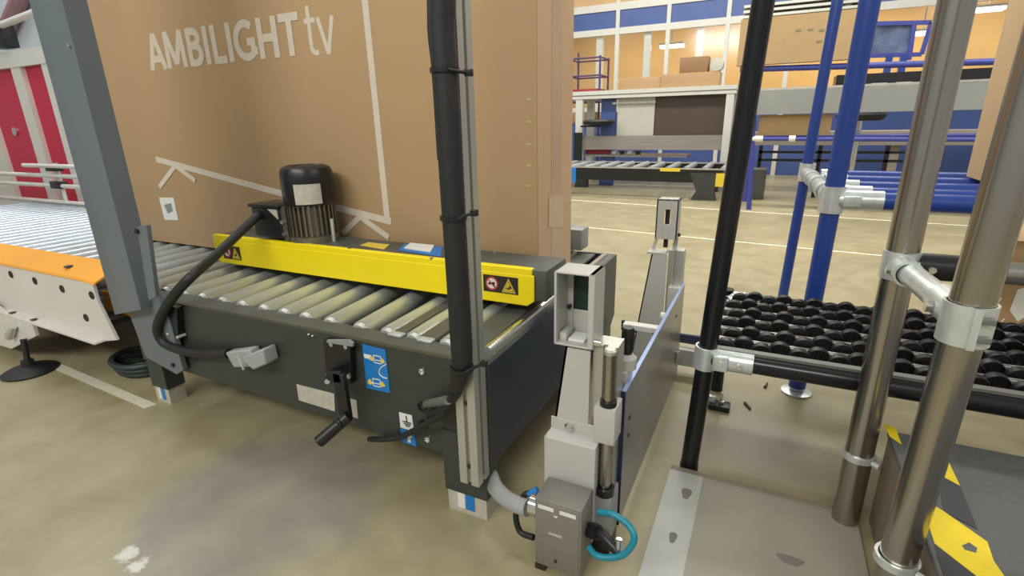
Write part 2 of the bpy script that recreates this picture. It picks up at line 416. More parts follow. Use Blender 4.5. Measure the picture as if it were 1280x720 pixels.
for px, py in ((528,464),(535,549),(387,418),(392,420)):
    c = fp(px, py); r = 0.007 if px > 400 else 0.003
    MB().lathe((c.x, YF, c.z), [(r,0),(r,-0.004),(r*0.55,-0.006),(r*0.5,-0.003)], 16, 'Y').build('bolt', M_CHROME, cv)
for px, py in ((528,508),(530,530)):
    c = fp(px, py); MB().pipe((c.x, YF+0.001, c.z), (c.x, YF-0.004, c.z), 0.011, 0.004).build('cable_hole_ring', M_BLACK, cv)
# crank bracket + crank
cr = MB().prism([fp(411,421), fp(444,427), fp(446,476), fp(415,466)], (0,-0.018,0)).build('crank_bracket', M_BLACK, cv, bevel=0.002)
for px, py in ((415,430),(433,433),(437,470)):
    c = fp(px, py, 0.018); MB().cyl((c.x,c.y,c.z), (c.x,c.y-0.004,c.z), 0.0055, n=6).build('bolt', M_CHROME, cr)
MB().prism([fp(411,424,0.018), fp(438,424,0.018), fp(443,428,0.018), fp(443,432,0.018), fp(411,427,0.018)], (0,-0.006,0)).build('top_lip', M_MGREY, cr)
ck = MB()
h0, h1, h2, h3 = fp(414,472,0.035), fp(428,472,0.04), fp(433,523,0.045), fp(398,553,0.10)
ck.cyl(fp(414,470,0.0), fp(414,470,0.045), 0.013).bar(fp(412,470,0.045), fp(428,471,0.045), 0.012, 0.026).bar(fp(424,466,0.045), h2, 0.012, 0.030).cyl(h2, h2+Vector((0,-0.03,0)), 0.013)
ck = ck.build('crank_arm', M_BLACK, cv, bevel=0.002)
MB().cyl(fp(436,520,0.05), h3, 0.0125, 0.0135).build('crank_grip', M_BLACK, ck, bevel=0.002)
MB().cyl(fp(409,477,0.045), fp(409,477,0.055), 0.006, n=6).build('nut', M_CHROME, ck)
# cable gland block at left of front panel
jb = MB().prism([fp(205,376), fp(229,382), fp(232,420), fp(208,412)], (0,-0.02,0)).build('junction_block', M_BLACK, cv, bevel=0.002)
for px, py in ((220,414),(232,418)):
    c = fp(px, py, 0.002); MB().cyl(c, c+Vector((0,-0.024,0)), 0.004, n=6).build('bolt', M_NAME, jb)

# ================================================================== SIDE DRIVE UNIT with motor
du = thing('belt_drive_unit', 'yellow-fronted side belt drive with upright motor beside the television carton', 'drive unit', (-1.0, 1.1, 0.39))
ZH = 0.479
MB().box(-1.56, 1.036, 0.405, -0.425, 1.165, ZH, 0.003).build('housing', M_DECK, du)
yc = MB().prism([(-1.545,1.028,0.392),(-0.470,1.028,0.392),(-0.452,1.028,0.405),(-0.452,1.028,ZH-0.012),(-1.562,1.028,ZH-0.012),(-1.562,1.028,0.402)], (0,0.006,0))
yc.box(-1.562, 1.029, ZH-0.013, -0.458, 1.046, ZH+0.003)
yc.prism([(-1.562,1.028,0.402),(-1.562,1.028,ZH),(-1.562,1.06,ZH),(-1.562,1.06,0.402)], (0.004,0,0))
yc = yc.build('yellow_cover', M_YEL, du, bevel=0.002)
def yq(corners, m, name, parent, d=0.0004, t=0.001):
    return MB().prism([P(x, y, y=1.028-d) for x, y in corners], (0,-t,0)).build(name, m, parent)
def warn(x0, z0, x1, z1):
    s = MB().box(x0, 1.0268, z0, x1, 1.0278, z1).build('warning_label', M_STBLK, yc)
    w, h = x1-x0, z1-z0
    c = Vector((x0+w*0.26, 1.0262, z0+h*0.52)); r = h*0.40
    MB().lathe(c, [(r,0.0005),(r,-0.0006),(1e-4,-0.0006)], 26, 'Y').build('prohibition_disc', M_STRED, s)
    MB().lathe(c+Vector((0,-0.0008,0)), [(r*0.76,0.0003),(r*0.76,-0.0004),(1e-4,-0.0004)], 24, 'Y').build('disc_face', M_WHITE, s)
    b = MB(); b.bar(c+Vector((-r*0.55,-0.0016,-r*0.05)), c+Vector((r*0.5,-0.0016,r*0.1)), 0.0006, r*0.34).bar(c+Vector((r*0.1,-0.0016,0)), c+Vector((r*0.5,-0.0016,-r*0.35)), 0.0006, r*0.2)
    b.build('hand_symbol', M_STBLK, s)
    MB().bar(c+Vector((-r*0.62,-0.002,r*0.62)), c+Vector((r*0.62,-0.002,-r*0.62)), 0.0006, r*0.18).build('red_slash', M_STRED, s)
    q = Vector((x0+w*0.74, 1.0262, z0+h*0.5)); k = h*0.42
    MB().prism([q+Vector((-k*1.05,0,-k)), q+Vector((k*1.05,0,-k)), q+Vector((0,0,k))], (0,-0.0006,0)).build('warning_triangle', M_STYEL, s)
    MB().prism([q+Vector((-k*0.8,-0.0008,-k*0.86)), q+Vector((k*0.8,-0.0008,-k*0.86)), q+Vector((0,-0.0008,k*0.7))], (0,-0.0003,0)).build('triangle_line', M_STBLK, s)
    MB().prism([q+Vector((-k*0.7,-0.0013,-k*0.8)), q+Vector((k*0.7,-0.0013,-k*0.8)), q+Vector((0,-0.0013,k*0.55))], (0,-0.0003,0)).build('triangle_face', M_STYEL, s)
    b = MB(); b.tube([q+Vector((-k*0.3,-0.002,-k*0.3)), q+Vector((0,-0.002,-k*0.45)), q+Vector((k*0.3,-0.002,-k*0.25)), q+Vector((k*0.05,-0.002,-k*0.05))], k*0.1, 8)
    b.build('crush_symbol', M_STBLK, s)
a, b = P(604,343,y=1.028), P(648,371,y=1.028); warn(a.x, b.z+0.004, b.x, a.z+0.001)
a, b = P(275,306,y=1.028), P(299,325,y=1.028); warn(a.x+0.01, b.z, b.x+0.012, a.z)
def tq(corners, m, name, t=0.001): return MB().prism([P(x, y, z=ZH+0.0006) for x, y in corners], (0,0,t)).build(name, m, du)
tq([(450,307),(460,303),(487,306),(480,312)], M_STYEL, 'yellow_sticker')
tq([(498,313),(506,305),(553,309),(551,321)], M_BLUEST, 'blue_sheet')
o = tq([(505,311),(513,304.5),(543,307.5),(538,316)], M_WHITE, 'white_card', 0.003)
for px, py in ((618,316),(437,312),(540,324)):
    c = P(px, py, z=ZH); MB().cyl(c, c+Vector((0,0,0.004)), 0.006, n=6).build('bolt', M_CHROME, du)
# motor
MX, MY = -1.20, 1.105
mo = MB().lathe((MX,MY,0), [(0.0,ZH),(0.072,ZH),(0.072,ZH+0.018),(0.060,ZH+0.022),(0.058,0.590),(0.0,0.600)], 36).build('motor', M_MOTOR, du)
fn = MB()
for k in range(30):
    a = 2*PI*k/30; c, s_ = math.cos(a), math.sin(a)
    fn.bar((MX+0.0625*c, MY+0.0625*s_, ZH+0.02), (MX+0.0625*c, MY+0.0625*s_, 0.590), 0.0045, 0.016, up=(c,s_,0))
fn.build('cooling_fins', M_MOTOR, mo)
MB().lathe((MX,MY,0), [(0.0,0.582),(0.069,0.582),(0.072,0.590),(0.073,0.655),(0.072,0.678),(0.066,0.690),(0.053,0.696),(0.047,0.696),(0.044,0.693),(0.0,0.693)], 40).build('fan_cowl', M_BLACK, mo)
b = MB(); lo, hi = [], []
for k in range(13):
    a = math.radians(-74+58*k/12)
    lo.append(Vector((MX+0.0737*math.cos(a), MY+0.0737*math.sin(a), 0.592))); hi.append(Vector((MX+0.0737*math.cos(a), MY+0.0737*math.sin(a), 0.648)))
b._faces([lo, hi], close=False, caps=False); b.build('nameplate', M_NAME, mo)
t = MB().box(-1.365, 1.03, 0.490, -1.245, 1.12, 0.580, 0.008).build('terminal_box', M_BLACK, mo)
MB().box(-1.37, 1.025, 0.578, -1.242, 1.125, 0.588, 0.003).build('terminal_lid', M_BLACK, t)
MB().prism([(-1.290,1.0295,0.576),(-1.252,1.0295,0.576),(-1.252,1.0295,0.548)], (0,-0.002,0)).build('corner_plate', M_NAME, t)
MB().box(-1.246, 1.035, 0.485, -1.228, 1.08, 0.585).build('terminal_flange', M_MOTOR, mo)
for dz in (0.505, 0.54): MB().cyl((-1.242,1.036,dz), (-1.240,1.028,dz), 0.006, n=6).build('bolt', M_CHROME, mo)
MB().lathe((MX+0.075,MY+0.0,0), [(0.0,ZH),(0.005,ZH),(0.005,0.545),(0,0.545)], 10).build('tie_rod', M_ZINC, mo)
# motor cable and its connector, hanging over the front panel
cb = thing('motor_cable', 'thick black motor cable looping from the motor down to a grey connector', 'cable', P(250,443,y=0.745))
pts = [Vector((-1.364,1.065,0.545)), P(322,270,y=1.02), P(290,300,y=0.93), P(262,326,y=0.84), P(240,345,y=0.765), P(222,364,y=0.745), P(206,387,y=0.738), P(197,410,y=0.736), P(205,428,y=0.740), P(228,438,y=0.742), P(255,442,y=0.745), P(286,442,y=0.748)]
MB().tube(pts, 0.0125, 14).build('cable', M_RUBBER, cb)
b = MB()
for t in range(3): pass
pts2 = [P(203,415,y=0.745), P(212,425,y=0.75), P(219,424,y=0.755), P(222,410,y=0.757), P(216,395,y=0.757)]
MB().tube(pts2, 0.007, 10).build('inner_cable', M_RUBBER, cb)
def fb(a, b_, c, d, y0, t): return [P(*a,y=y0), P(*b_,y=y0), P(*c,y=y0), P(*d,y=y0)], (0,t,0)
k = MB(); k.prism(*fb((281,441),(311,437),(318,459),(292,460),0.735,0.03)); k.build('plug_body', M_CONDUIT, cb, bevel=0.004)
k = MB(); k.prism(*fb((299,448),(327,437),(332,456),(316,463),0.726,0.04)); k.build('plug_hood', M_CONDUIT, cb, bevel=0.004)
k = MB(); k.bar(P(297,444,y=0.722), P(305,462,y=0.722), 0.004, 0.006); k.build('locking_lever', M_ZINC, cb)

# far side guide of the conveyor
fg = thing('side_guide', 'plain grey side guide on the far side of conveyor behind the carton', 'side guide', (-0.9, 1.66, 0.39))
MB().box(-1.5, 1.615, 0.385, -0.535, 1.69, 0.455, 0.003).build('guide_housing', M_MGREY, fg)
MB().box(-0.62, 1.60, 0.377, -0.58, 1.65, 0.39).build('guide_bracket', M_ZINC, fg)
MB().box(-1.5, 1.63, 0.377, -1.42, 1.68, 0.39).build('guide_bracket', M_ZINC, fg)

# ================================================================== TELEVISION CARTON
BX0, BX1, BY0, BY1, BZ0, BZ1 = -2.36, -0.517, 1.203, 1.457, 0.374, 1.62
tv = thing('television_carton', 'huge brown television carton standing upright on the roller conveyor', 'box', ((BX0+BX1)/2, (BY0+BY1)/2, BZ0))
MB().box(BX0, BY0, BZ0, BX1, BY1, BZ1, 0.004).build('carton_body', M_CARD, tv)
MB().box(BX1-0.002, BY0+0.004, BZ0+0.004, BX1+0.0008, BY1-0.004, BZ1-0.004).build('end_face', M_CARDE, tv)
MB().box(BX1+0.001, (BY0+BY1)/2-0.035, BZ0+0.01, BX1+0.0016, (BY0+BY1)/2+0.035, BZ1-0.01).build('sealing_tape', M_TAPE, tv)
def bp(px, py, d=0.0005): return P(px, py, y=BY0-d)
zb, zc = 0.998, 1.110
def arc(cx, cy, rx, ry, a0, a1, n=12):
    return [(cx+rx*math.cos(math.radians(a0+(a1-a0)*k/n)), cy+ry*math.sin(math.radians(a0+(a1-a0)*k/n))) for k in range(n+1)]
GLYPH = {   # stroke skeletons in units of the cap height
 'A': (0.70, [[(0.05,0.0),(0.35,1.0)],[(0.35,1.0),(0.65,0.0)],[(0.16,0.30),(0.54,0.30)]]),
 'M': (0.92, [[(0.12,0.0),(0.16,1.0)],[(0.16,1.0),(0.46,0.10)],[(0.46,0.10),(0.76,1.0)],[(0.76,1.0),(0.80,0.0)]]),
 'B': (0.66, [[(0.15,0.0),(0.15,1.0)],[(0.15,0.92)]+arc(0.32,0.735,0.20,0.185,90,-90)+[(0.15,0.55)],[(0.15,0.53)]+arc(0.34,0.305,0.22,0.225,90,-90)+[(0.15,0.08)]]),
 'I': (0.30, [[(0.15,0.0),(0.15,1.0)]]),
 'L': (0.56, [[(0.15,0.0),(0.15,1.0)],[(0.15,0.085),(0.54,0.085)]]),
 'G': (0.78, [arc(0.43,0.5,0.34,0.42,50,330,22)+[(0.70,0.14)],[(0.66,0.12),(0.66,0.46)],[(0.46,0.46),(0.74,0.46)]]),
 'H': (0.78, [[(0.15,0.0),(0.15,1.0)],[(0.63,0.0),(0.63,1.0)],[(0.15,0.50),(0.63,0.50)]]),
 'T': (0.66, [[(0.33,0.0),(0.33,1.0)],[(0.02,0.915),(0.64,0.915)]]),
 't': (0.48, [[(0.20,1.02),(0.20,0.20)]+arc(0.36,0.20,0.16,0.15,180,285,8)+[(0.44,0.06)],[(0.04,0.72),(0.42,0.72)]]),
 'v': (0.58, [[(0.04,0.76),(0.29,0.0)],[(0.29,0.0),(0.54,0.76)]]),
}
def printed_word(word, x0, x1, z0, h, w):
    tot = sum(GLYPH[c][0] for c in word); kx = (x1-x0)/tot; b = MB(); u = x0; d = 0.0006
    for c in word:
        for line in GLYPH[c][1]:
            pts = [Vector((u+px*kx, z0+pz*h)) for px, pz in line]
            d += 0.00005
            rings = []
            for k, p in enumerate(pts):
                t = (pts[min(k+1,len(pts)-1)]-pts[max(k-1,0)]).normalized(); nn = Vector((-t.y, t.x))*w/2
                rings.append([Vector((p.x+nn.x, BY0-d, p.y+nn.y)), Vector((p.x-nn.x, BY0-d, p.y-nn.y)), Vector((p.x-nn.x, BY0-d+0.0004, p.y-nn.y)), Vector((p.x+nn.x, BY0-d+0.0004, p.y+nn.y))])
            b._faces(rings)
        u += GLYPH[c][0]*kx
    return b.build('printed_word', M_PRINT, tv)
printed_word('AMBILIGHT', bp(189,86).x, bp(372,12).x, zb, zc-zb, 0.022)
printed_word('tv', bp(384,70).x, bp(422,70).x, zb-0.004, 0.125, 0.0135)
def stroke(pp, w=0.021, d=0.0005):
    b = MB()
    for (x0,y0),(x1,y1) in zip(pp, pp[1:]): b.bar(bp(x0,y0,d), bp(x1,y1,d), w, 0.0004, up=(0,1,0)); d += 0.0003
    return b
stroke([(452,-40),(456,0),(484,274)]).build('printed_frame_line', M_PRINT, tv)
stroke([(195,199),(345,240),(489,277)], d=0.0014).build('printed_frame_line', M_PRINT, tv)
stroke([(199,234),(219,207),(244,226)], 0.018, 0.0022).build('printed_stand_foot', M_PRINT, tv)
stroke([(428,292),(450,271),(486,297)], 0.018, 0.0022).build('printed_stand_foot', M_PRINT, tv)
hh = MB().prism([bp(199,247),bp(217,247),bp(223,275),bp(206,275)], (0,-0.0008,0)).build('printed_icon', M_WHITE, tv)
MB().prism([bp(205,256,0.0016),bp(214,254,0.0016),bp(216,264,0.0016),bp(210,267,0.0016)], (0,-0.0004,0)).build('icon_symbol', M_MGREY, hh)
b = MB()
for py in (124,152,180,207,232):
    c = bp(661, py); b.box(c.x-0.006, BY0-0.001, c.z-0.0015, c.x+0.006, BY0, c.z+0.0015)
b.build('staples', M_NAME, tv)
lb = MB().prism([P(686,245,x=BX1+0.0018),P(704,245,x=BX1+0.0018),P(704,284,x=BX1+0.0018),P(686,284,x=BX1+0.0018)], (0.0004,0,0)).build('faded_end_print', mat('faded_pink_print', (212,182,150), 0.6), tv)

# ================================================================== LEFT PORTAL COLUMN
pc = thing('portal_column', 'tall blue-grey bent sheet metal column at left edge of the carton', 'column', (-1.55,0.76,0.12))
YP = 0.715
prof = [(-1.662,YP+0.05),(-1.575,YP),(-1.440,YP),(-1.440,YP+0.05),(-1.446,YP+0.05),(-1.446,YP+0.006),(-1.573,YP+0.006),(-1.656,YP+0.056)]
MB().prism([(x,y,0.352 if x > -1.5 else 0.318 if x > -1.6 else 0.335) for x, y in prof], (0,0,1.2)).build('column_sheet', M_PILLAR, pc)
MB().prism([P(171,283,y=YP-0.003), P(183,282,y=YP-0.003), P(195,371,y=YP-0.003), P(186,375,y=YP-0.003)], (0,0.010,0)).build('sleeve_plate', M_PILLAR, pc)
MB().prism([P(155,375,y=0.745), P(196,368,y=0.745), P(213,405,y=0.745), P(229,462,y=0.745), P(221,468,y=0.745), P(182,446,y=0.745)], (0,0.012,0)).build('lower_bracket', M_PILLAR, pc)
for px, py, yy in ((217,456,0.745),(172,289,YP-0.004),(88,57,YP)):
    c = P(px, py, y=yy); MB().cyl(c, c+Vector((0,-0.005,0)), 0.006 if py > 100 else 0.004, n=12).build('bolt', M_CHROME if py < 100 else M_BLACK, pc)

# ================================================================== ALUMINIUM POST AND CABLE BUNDLE
ap = thing('aluminium_post', 'slim slotted aluminium profile post bolted to conveyor corner', 'post', (-0.473,0.74,0.122))
X0, X1, Y0, Y1 = -0.480, -0.438, 0.722, 0.766
g = 0.009; cx, cy = (X0+X1)/2, (Y0+Y1)/2
pf = [(X0,Y0),(cx-g/2,Y0),(cx-g/2,Y0+0.008),(cx+g/2,Y0+0.008),(cx+g/2,Y0),(X1,Y0),(X1,cy-g/2),(X1-0.008,cy-g/2),(X1-0.008,cy+g/2),(X1,cy+g/2),(X1,Y1),(X0,Y1)]
MB().prism([(x,y,0.122) for x, y in pf], (0,0,1.25)).build('profile', M_ALU, ap)
for z in (0.16, 0.30):
    MB().cyl((cx,Y0+0.009,z), (cx,Y0+0.003,z), 0.004, n=8).build('bolt', M_STBLK, ap)
cbn = thing('cable_bundle', 'thick black sleeved cable bundle strapped along the aluminium post', 'cable', (-0.49,0.70,0.30))
pts = [Vector((P(552,-40,y=0.70).x+0.002,0.70,1.36)), P(552,-40,y=0.70), P(553,40,y=0.70), P(560,150,y=0.70), P(566,250,y=0.70), P(571,330,y=0.70), P(575,400,y=0.70), P(577,455,y=0.70), P(569,488,y=0.71), P(551,512,y=0.735), P(538,519,y=0.76)]
MB().tube(pts, lambda t: 0.0195 if t < 0.655 else 0.0195-0.0095*min(1,(t-0.655)/0.225), 16).build('sleeve', M_RUBBER, cbn)
MB().tube([Vector((P(534,-40,y=0.697).x,0.697,1.36)), P(534,-40,y=0.697), P(537,40,y=0.697), P(542,90,y=0.70), P(549,200,y=0.70)], 0.0032, 8).build('thin_wire', M_RUBBER, cbn)
MB().tube([P(566,492,y=0.70), P(552,517,y=0.715), P(525,534,y=0.74), P(500,546,y=0.755), P(478,549,y=0.755), P(462,549,y=0.79)], 0.0065, 10).build('branch_cable', M_RUBBER, cbn)
MB().tube([P(560,500,y=0.70), P(545,503,y=0.735), P(533,505,y=0.772)], 0.009, 10).build('branch_cable', M_ALUD, cbn)
for py, px, dx in ((88,556,30),(272,567,26),(460,577,28)):
    c = P(px, py, y=0.70)
    tie = MB().pipe(c-Vector((0,0,0.0035)), c+Vector((0,0,0.0035)), 0.0222, 0.003, 24)
    e_ = P(px+dx, py+(3 if py < 200 else -6), y=0.712)
    tie.tube([c+Vector((0.015,-0.016,0)), (c+e_)/2+Vector((0.004,-0.012,0)), e_], 0.0028, 8)
    tie.box(e_.x-0.005, e_.y-0.006, e_.z-0.005, e_.x+0.006, e_.y+0.004, e_.z+0.005, 0.001)
    tie.build('cable_tie', M_BLACK, cbn)

# ================================================================== STOPPER GATE
sg = thing('stopper_gate', 'light grey pneumatic stopper gate with two bracket-topped columns at conveyor end', 'stopper', (-0.25,1.2,0))
def stop_column(y0, zt, bot, near):
    # tapered front sheet
    zc_ = 0.415
    ws = MB().prism([(-0.345,y0,bot),(-0.245,y0,bot),(-0.245,y0,zc_),(-0.291,y0,zc_)], (0,0.006,0))
    ws.prism([(-0.345,y0,bot),(-0.345,y0+0.05,bot),(-0.291,y0+0.05,zc_),(-0.291,y0,zc_)], (0.004,0,0))
    o = ws.build('column_sheet', M_LGREY, sg)
    pr = MB(); q = y0+0.012
    pr.prism([(x,y,0.0 if near else 0.0) for x, y in ((-0.243,q),(-0.225,q),(-0.225,q+0.006),(-0.217,q+0.006),(-0.217,q),(-0.199,q),(-0.199,q+0.045),(-0.243,q+0.045))], (0,0,0.425))
    pr.build('guide_profile', M_ALU, sg)
    # U bracket on top
    z0, z1 = 0.418, zt; x0, x1 = -0.313, -0.240; yb = y0+0.062; th = 0.006
    if near:
        br = MB().box(x0,y0-0.002,z0,x1,yb,z0+0.004).box(x0,y0-0.002,z1-0.004,x1,yb,z1).box(x0,y0-0.002,z0,x0+0.005,yb,z1).box(x1-0.011,y0-0.002,z0,x1,yb,z1)
        br.box(x0,yb-0.004,z0,-0.298,yb,z1).box(-0.258,yb-0.004,z0,x1,yb,z1).box(-0.298,yb-0.004,z0,-0.258,yb,z0+0.05)
        br = br.build('bracket', M_LGREY, sg, bevel=0.002)
        MB().box(-0.298, yb-0.003, z0+0.045, -0.258, yb+0.004, z1-0.006, 0.001).build('sensor_window', M_GREENDK, br)
        MB().cyl((-0.3035,yb-0.012,z0+0.055), (-0.3035,yb-0.004,z0+0.055), 0.004, n=10).build('bolt', M_BLACK, br)
        MB().box(x0+0.006, y0+0.01, z0+0.004, x0+0.02, y0+0.05, z0+0.02, 0.002).build('clip', M_LGREY, br)
        MB().box(x0+0.022, y0+0.012, z0+0.004, x1-0.02, y0+0.05, z0+0.010, 0.002).build('clip', M_WHITE, br)
        MB().cyl((x1,y0+0.01,z0+0.012), (x1+0.012,y0+0.01,z0+0.012), 0.008, n=14).build('bolt', M_CHROME, br)
    else:
        z0 = 0.460; x0, x1 = -0.285, -0.222; z1 = 0.578
        br = MB().box(x0,y0,z0,-0.263,y0+0.005,z1).box(-0.243,y0,z0,x1,y0+0.005,z1).box(-0.263,y0,z0,-0.243,y0+0.005,z0+0.045).box(-0.263,y0,z1-0.03,-0.243,y0+0.005,z1)
        br.box(x0,y0,z0,x0+0.005,y0+0.05,z1).box(x1-0.005,y0,z0,x1,y0+0.05,z1).box(x0,y0,z1-0.005,x1,y0+0.05,z1)
        br.prism([(-0.302,y0+0.045,0.416),(-0.292,y0+0.045,0.416),(x0+0.008,y0+0.045,z0+0.01),(x0,y0+0.045,z0+0.01)], (0,0.006,0))
        br.prism([(-0.240,y0+0.045,0.416),(-0.226,y0+0.045,0.416),(x1,y0+0.045,z0+0.01),(x1-0.012,y0+0.045,z0+0.01)], (0,0.006,0))
        br.box(-0.305,y0-0.001,0.412,-0.250,y0+0.05,0.418)
        br = br.build('bracket', M_LGREY, sg, bevel=0.001)
        MB().box(-0.262, y0+0.022, 0.43, -0.250, y0+0.032, z1-0.03).build('sensor_window', M_STBLK, br)
        MB().cyl((x1,y0+0.02,z0+0.012), (x1+0.008,y0+0.02,z0+0.012), 0.005, n=10).build('bolt', M_BLACK, br)
stop_column(0.80, 0.555, 0.0, True)
stop_column(1.55, 0.578, 0.0, False)
# front cover on the near column
cvv = MB().prism([(-0.317,0.797,0.243),(-0.220,0.797,0.243),(-0.220,0.797,0.262),(-0.228,0.797,0.270),(-0.317,0.797,0.270)], (0,0.003,0))
cvv.prism([(-0.317,0.797,0.244),(-0.220,0.797,0.244),(-0.222,0.772,0.236),(-0.318,0.772,0.236)], (0,0,0.003))
cvv.prism([(-0.322,0.772,0.03),(-0.222,0.772,0.03),(-0.222,0.772,0.238),(-0.318,0.772,0.238)], (0,0.003,0))
cvv.box(-0.225,0.775,0.03,-0.222,0.797,0.238).box(-0.322,0.775,0.03,-0.319,0.797,0.238)
cvv = cvv.build('front_cover', M_LGREY, sg, bevel=0.001)
MB().lathe((-0.280,0.797,0.256), [(0.0095,0),(0.0095,-0.003),(0.006,-0.007),(1e-4,-0.008)], 20, 'Y').build('bolt', M_CHROME, cvv)
# electrical box
eb = MB().box(-0.310, 0.700, 0.012, -0.221, 0.766, 0.160, 0.003).build('junction_box', M_BOXGREY, sg)
MB().box(-0.308, 0.6985, 0.016, -0.225, 0.701, 0.156, 0.001).build('box_lid', M_BOXGREY, eb)
for x in (-0.302, -0.261): MB().box(x, 0.6972, 0.143, x+0.030, 0.6986, 0.150).build('paper_label', M_WHITE, eb)
MB().prism([(-0.272,0.698,0.136),(-0.264,0.698,0.136),(-0.268,0.698,0.132)], (0,-0.001,0)).build('triangle_mark', M_WHITE, eb)
MB().box(-0.282, 0.6972, 0.092, -0.256, 0.6986, 0.096).build('embossed_mark', M_NAME, eb)
MB().cyl((-0.268,0.699,0.035), (-0.268,0.6965,0.035), 0.003, n=8).build('screw', M_STBLK, eb)
MB().box(-0.310, 0.700, 0.0, -0.290, 0.766, 0.012).build('box_foot', M_STBLK, eb)
MB().pipe((-0.332,0.735,0.112), (-0.309,0.735,0.112), 0.020, 0.005).build('cable_gland', M_CHROME, eb)
MB().tube([P(672,620,y=0.755), P(657,618,y=0.75), P(645,640,y=0.745), P(650,664,y=0.74), P(667,672,y=0.735)], 0.006, 10).build('black_cable', M_RUBBER, eb)
MB().cyl(P(661,618,y=0.75), P(672,612,y=0.755), 0.0065, n=12).build('air_fitting', M_BLUEST, eb)
cf = MB().tube([P(738,664,y=0.735), P(752,668,y=0.725), P(764,680,y=0.715), P(772,690,y=0.71)], 0.009, 12)
cf.cyl(P(736,662,y=0.735),P(748,666,y=0.728),0.014, n=8)
cf.build('cable_coupling', M_BLACK, eb)
MB().cyl(P(772,692,y=0.71),P(774,674,y=0.71),0.005, n=10).build('coupling_clip', M_CHROME, eb)
MB().tube([P(748,640,y=0.735), P(766,643,y=0.73), P(785,656,y=0.725), P(793,674,y=0.715), P(781,692,y=0.705), P(762,697,y=0.70), P(745,694,y=0.70), P(736,684,y=0.71)], 0.0058, 12).build('air_tube', M_TEAL, sg)
# slide: guide rod, blocks, plate
MB().cyl((-0.209,0.800,0.10), (-0.209,0.800,0.424), 0.0105, n=20).build('guide_rod', M_STEEL, sg)
MB().lathe((-0.209,0.800,0), [(0,0.418),(0.0115,0.418),(0.0118,0.424),(0.009,0.427),(0,0.427)], 20).build('rod_cap', M_ALU, sg)
MB().box(-0.231,0.785,0.245,-0.192,0.835,0.318,0.002).build('slide_block', M_LGREY, sg)
MB().pipe((-0.209,0.800,0.318), (-0.209,0.800,0.328), 0.015, 0.004).build('rod_seal', M_BLACK, sg)
MB().box(-0.231,0.785,0.03,-0.192,0.84,0.13,0.002).build('lower_block', M_MGREY, sg)
MB().pipe((-0.209,0.800,0.13), (-0.209,0.800,0.145), 0.018, 0.006).build('rod_seal', M_BLACK, sg)
MB().box(-0.231,0.785,0.0,-0.192,0.84,0.03,0.002).build('base_block', M_BLACK, sg)
kb = MB().lathe((-0.206,0.915,0), [(0,0.340),(0.019,0.340),(0.019,0.362),(0.014,0.366),(0.011,0.370),(0,0.370)], 22).build('pressure_regulator', M_LGREY, sg)
MB().lathe((-0.206,0.915,0), [(0,0.366),(0.009,0.366),(0.010,0.374),(0.0125,0.380),(0.0125,0.418),(0.010,0.424),(0,0.424)], 22).build('adjusting_knob', M_BLACK, kb)
MB().box(-0.228,0.89,0.285,-0.199,0.94,0.340,0.002).build('regulator_body', M_LGREY, kb)
MB().box(-0.226,0.86,0.0,-0.204,0.90,0.30).build('rear_profile', M_ALUD, sg)
pl = MB().box(-0.197,0.853,0.020,-0.192,1.585,0.318).build('stop_plate', M_PLATE, sg)
MB().box(-0.1985,0.850,0.318,-0.1905,1.585,0.321).build('edge_film', M_FILM, pl)
MB().box(-0.1985,0.849,0.02,-0.1905,0.853,0.321).build('edge_film', M_NAVY, pl)
for y, z in ((0.90,0.24),(0.90,0.20),(1.45,0.26)):
    MB().cyl((-0.192,y,z), (-0.1905,y,z), 0.005, n=10).build('hole', M_STBLK, pl)
for y in (1.22, 1.33):
    MB().cyl((-0.215,y,0.30), (-0.197,y,0.30), 0.010, n=14).build('white_bumper', M_WHITE, pl)
MB().cyl((-0.188,1.52,0.08), (-0.188,1.52,0.12), 0.007, n=12).build('plate_hook', M_CHROME, pl)
MB().box(-0.232,1.525,0.20,-0.197,1.565,0.32,0.002).build('slide_block', M_LGREY, sg)
c = P(785,404,y=1.2); MB().box(c.x-0.01,1.19,c.z-0.012,-0.197,1.215,c.z).build('cross_bracket', M_OFFWHITE, sg)
MB().box(-0.275,0.86,0.0,-0.232,1.55,0.035).build('base_rail', M_MGREY, sg)
MB().box(-0.42,1.615,0.03,-0.09,1.645,0.085).build('rear_beam', M_LGREY, sg)
# grey conduit on the floor between conveyor leg and the box
tag(MB().tube([P(613,594,y=0.80),P(619,609,y=0.775),P(631,622,y=0.755),P(645,630,y=0.74),P(660,635,y=0.735)], 0.0165, 16).build('flexible_conduit', M_CONDUIT), 'short fat grey flexible conduit entering the stopper junction box', 'conduit')
hz = MB()
for k in range(3):
    hz.tube([(-0.40,1.665,0.11+0.012*k),(-0.30,1.672,0.10+0.012*k),(-0.2,1.668,0.095+0.01*k),(-0.08,1.66,0.098+0.012*k)], 0.007, 8)
tag(hz.build('air_hose', M_NAVY), 'dark blue air hoses running along behind the stopper gate', 'hose')

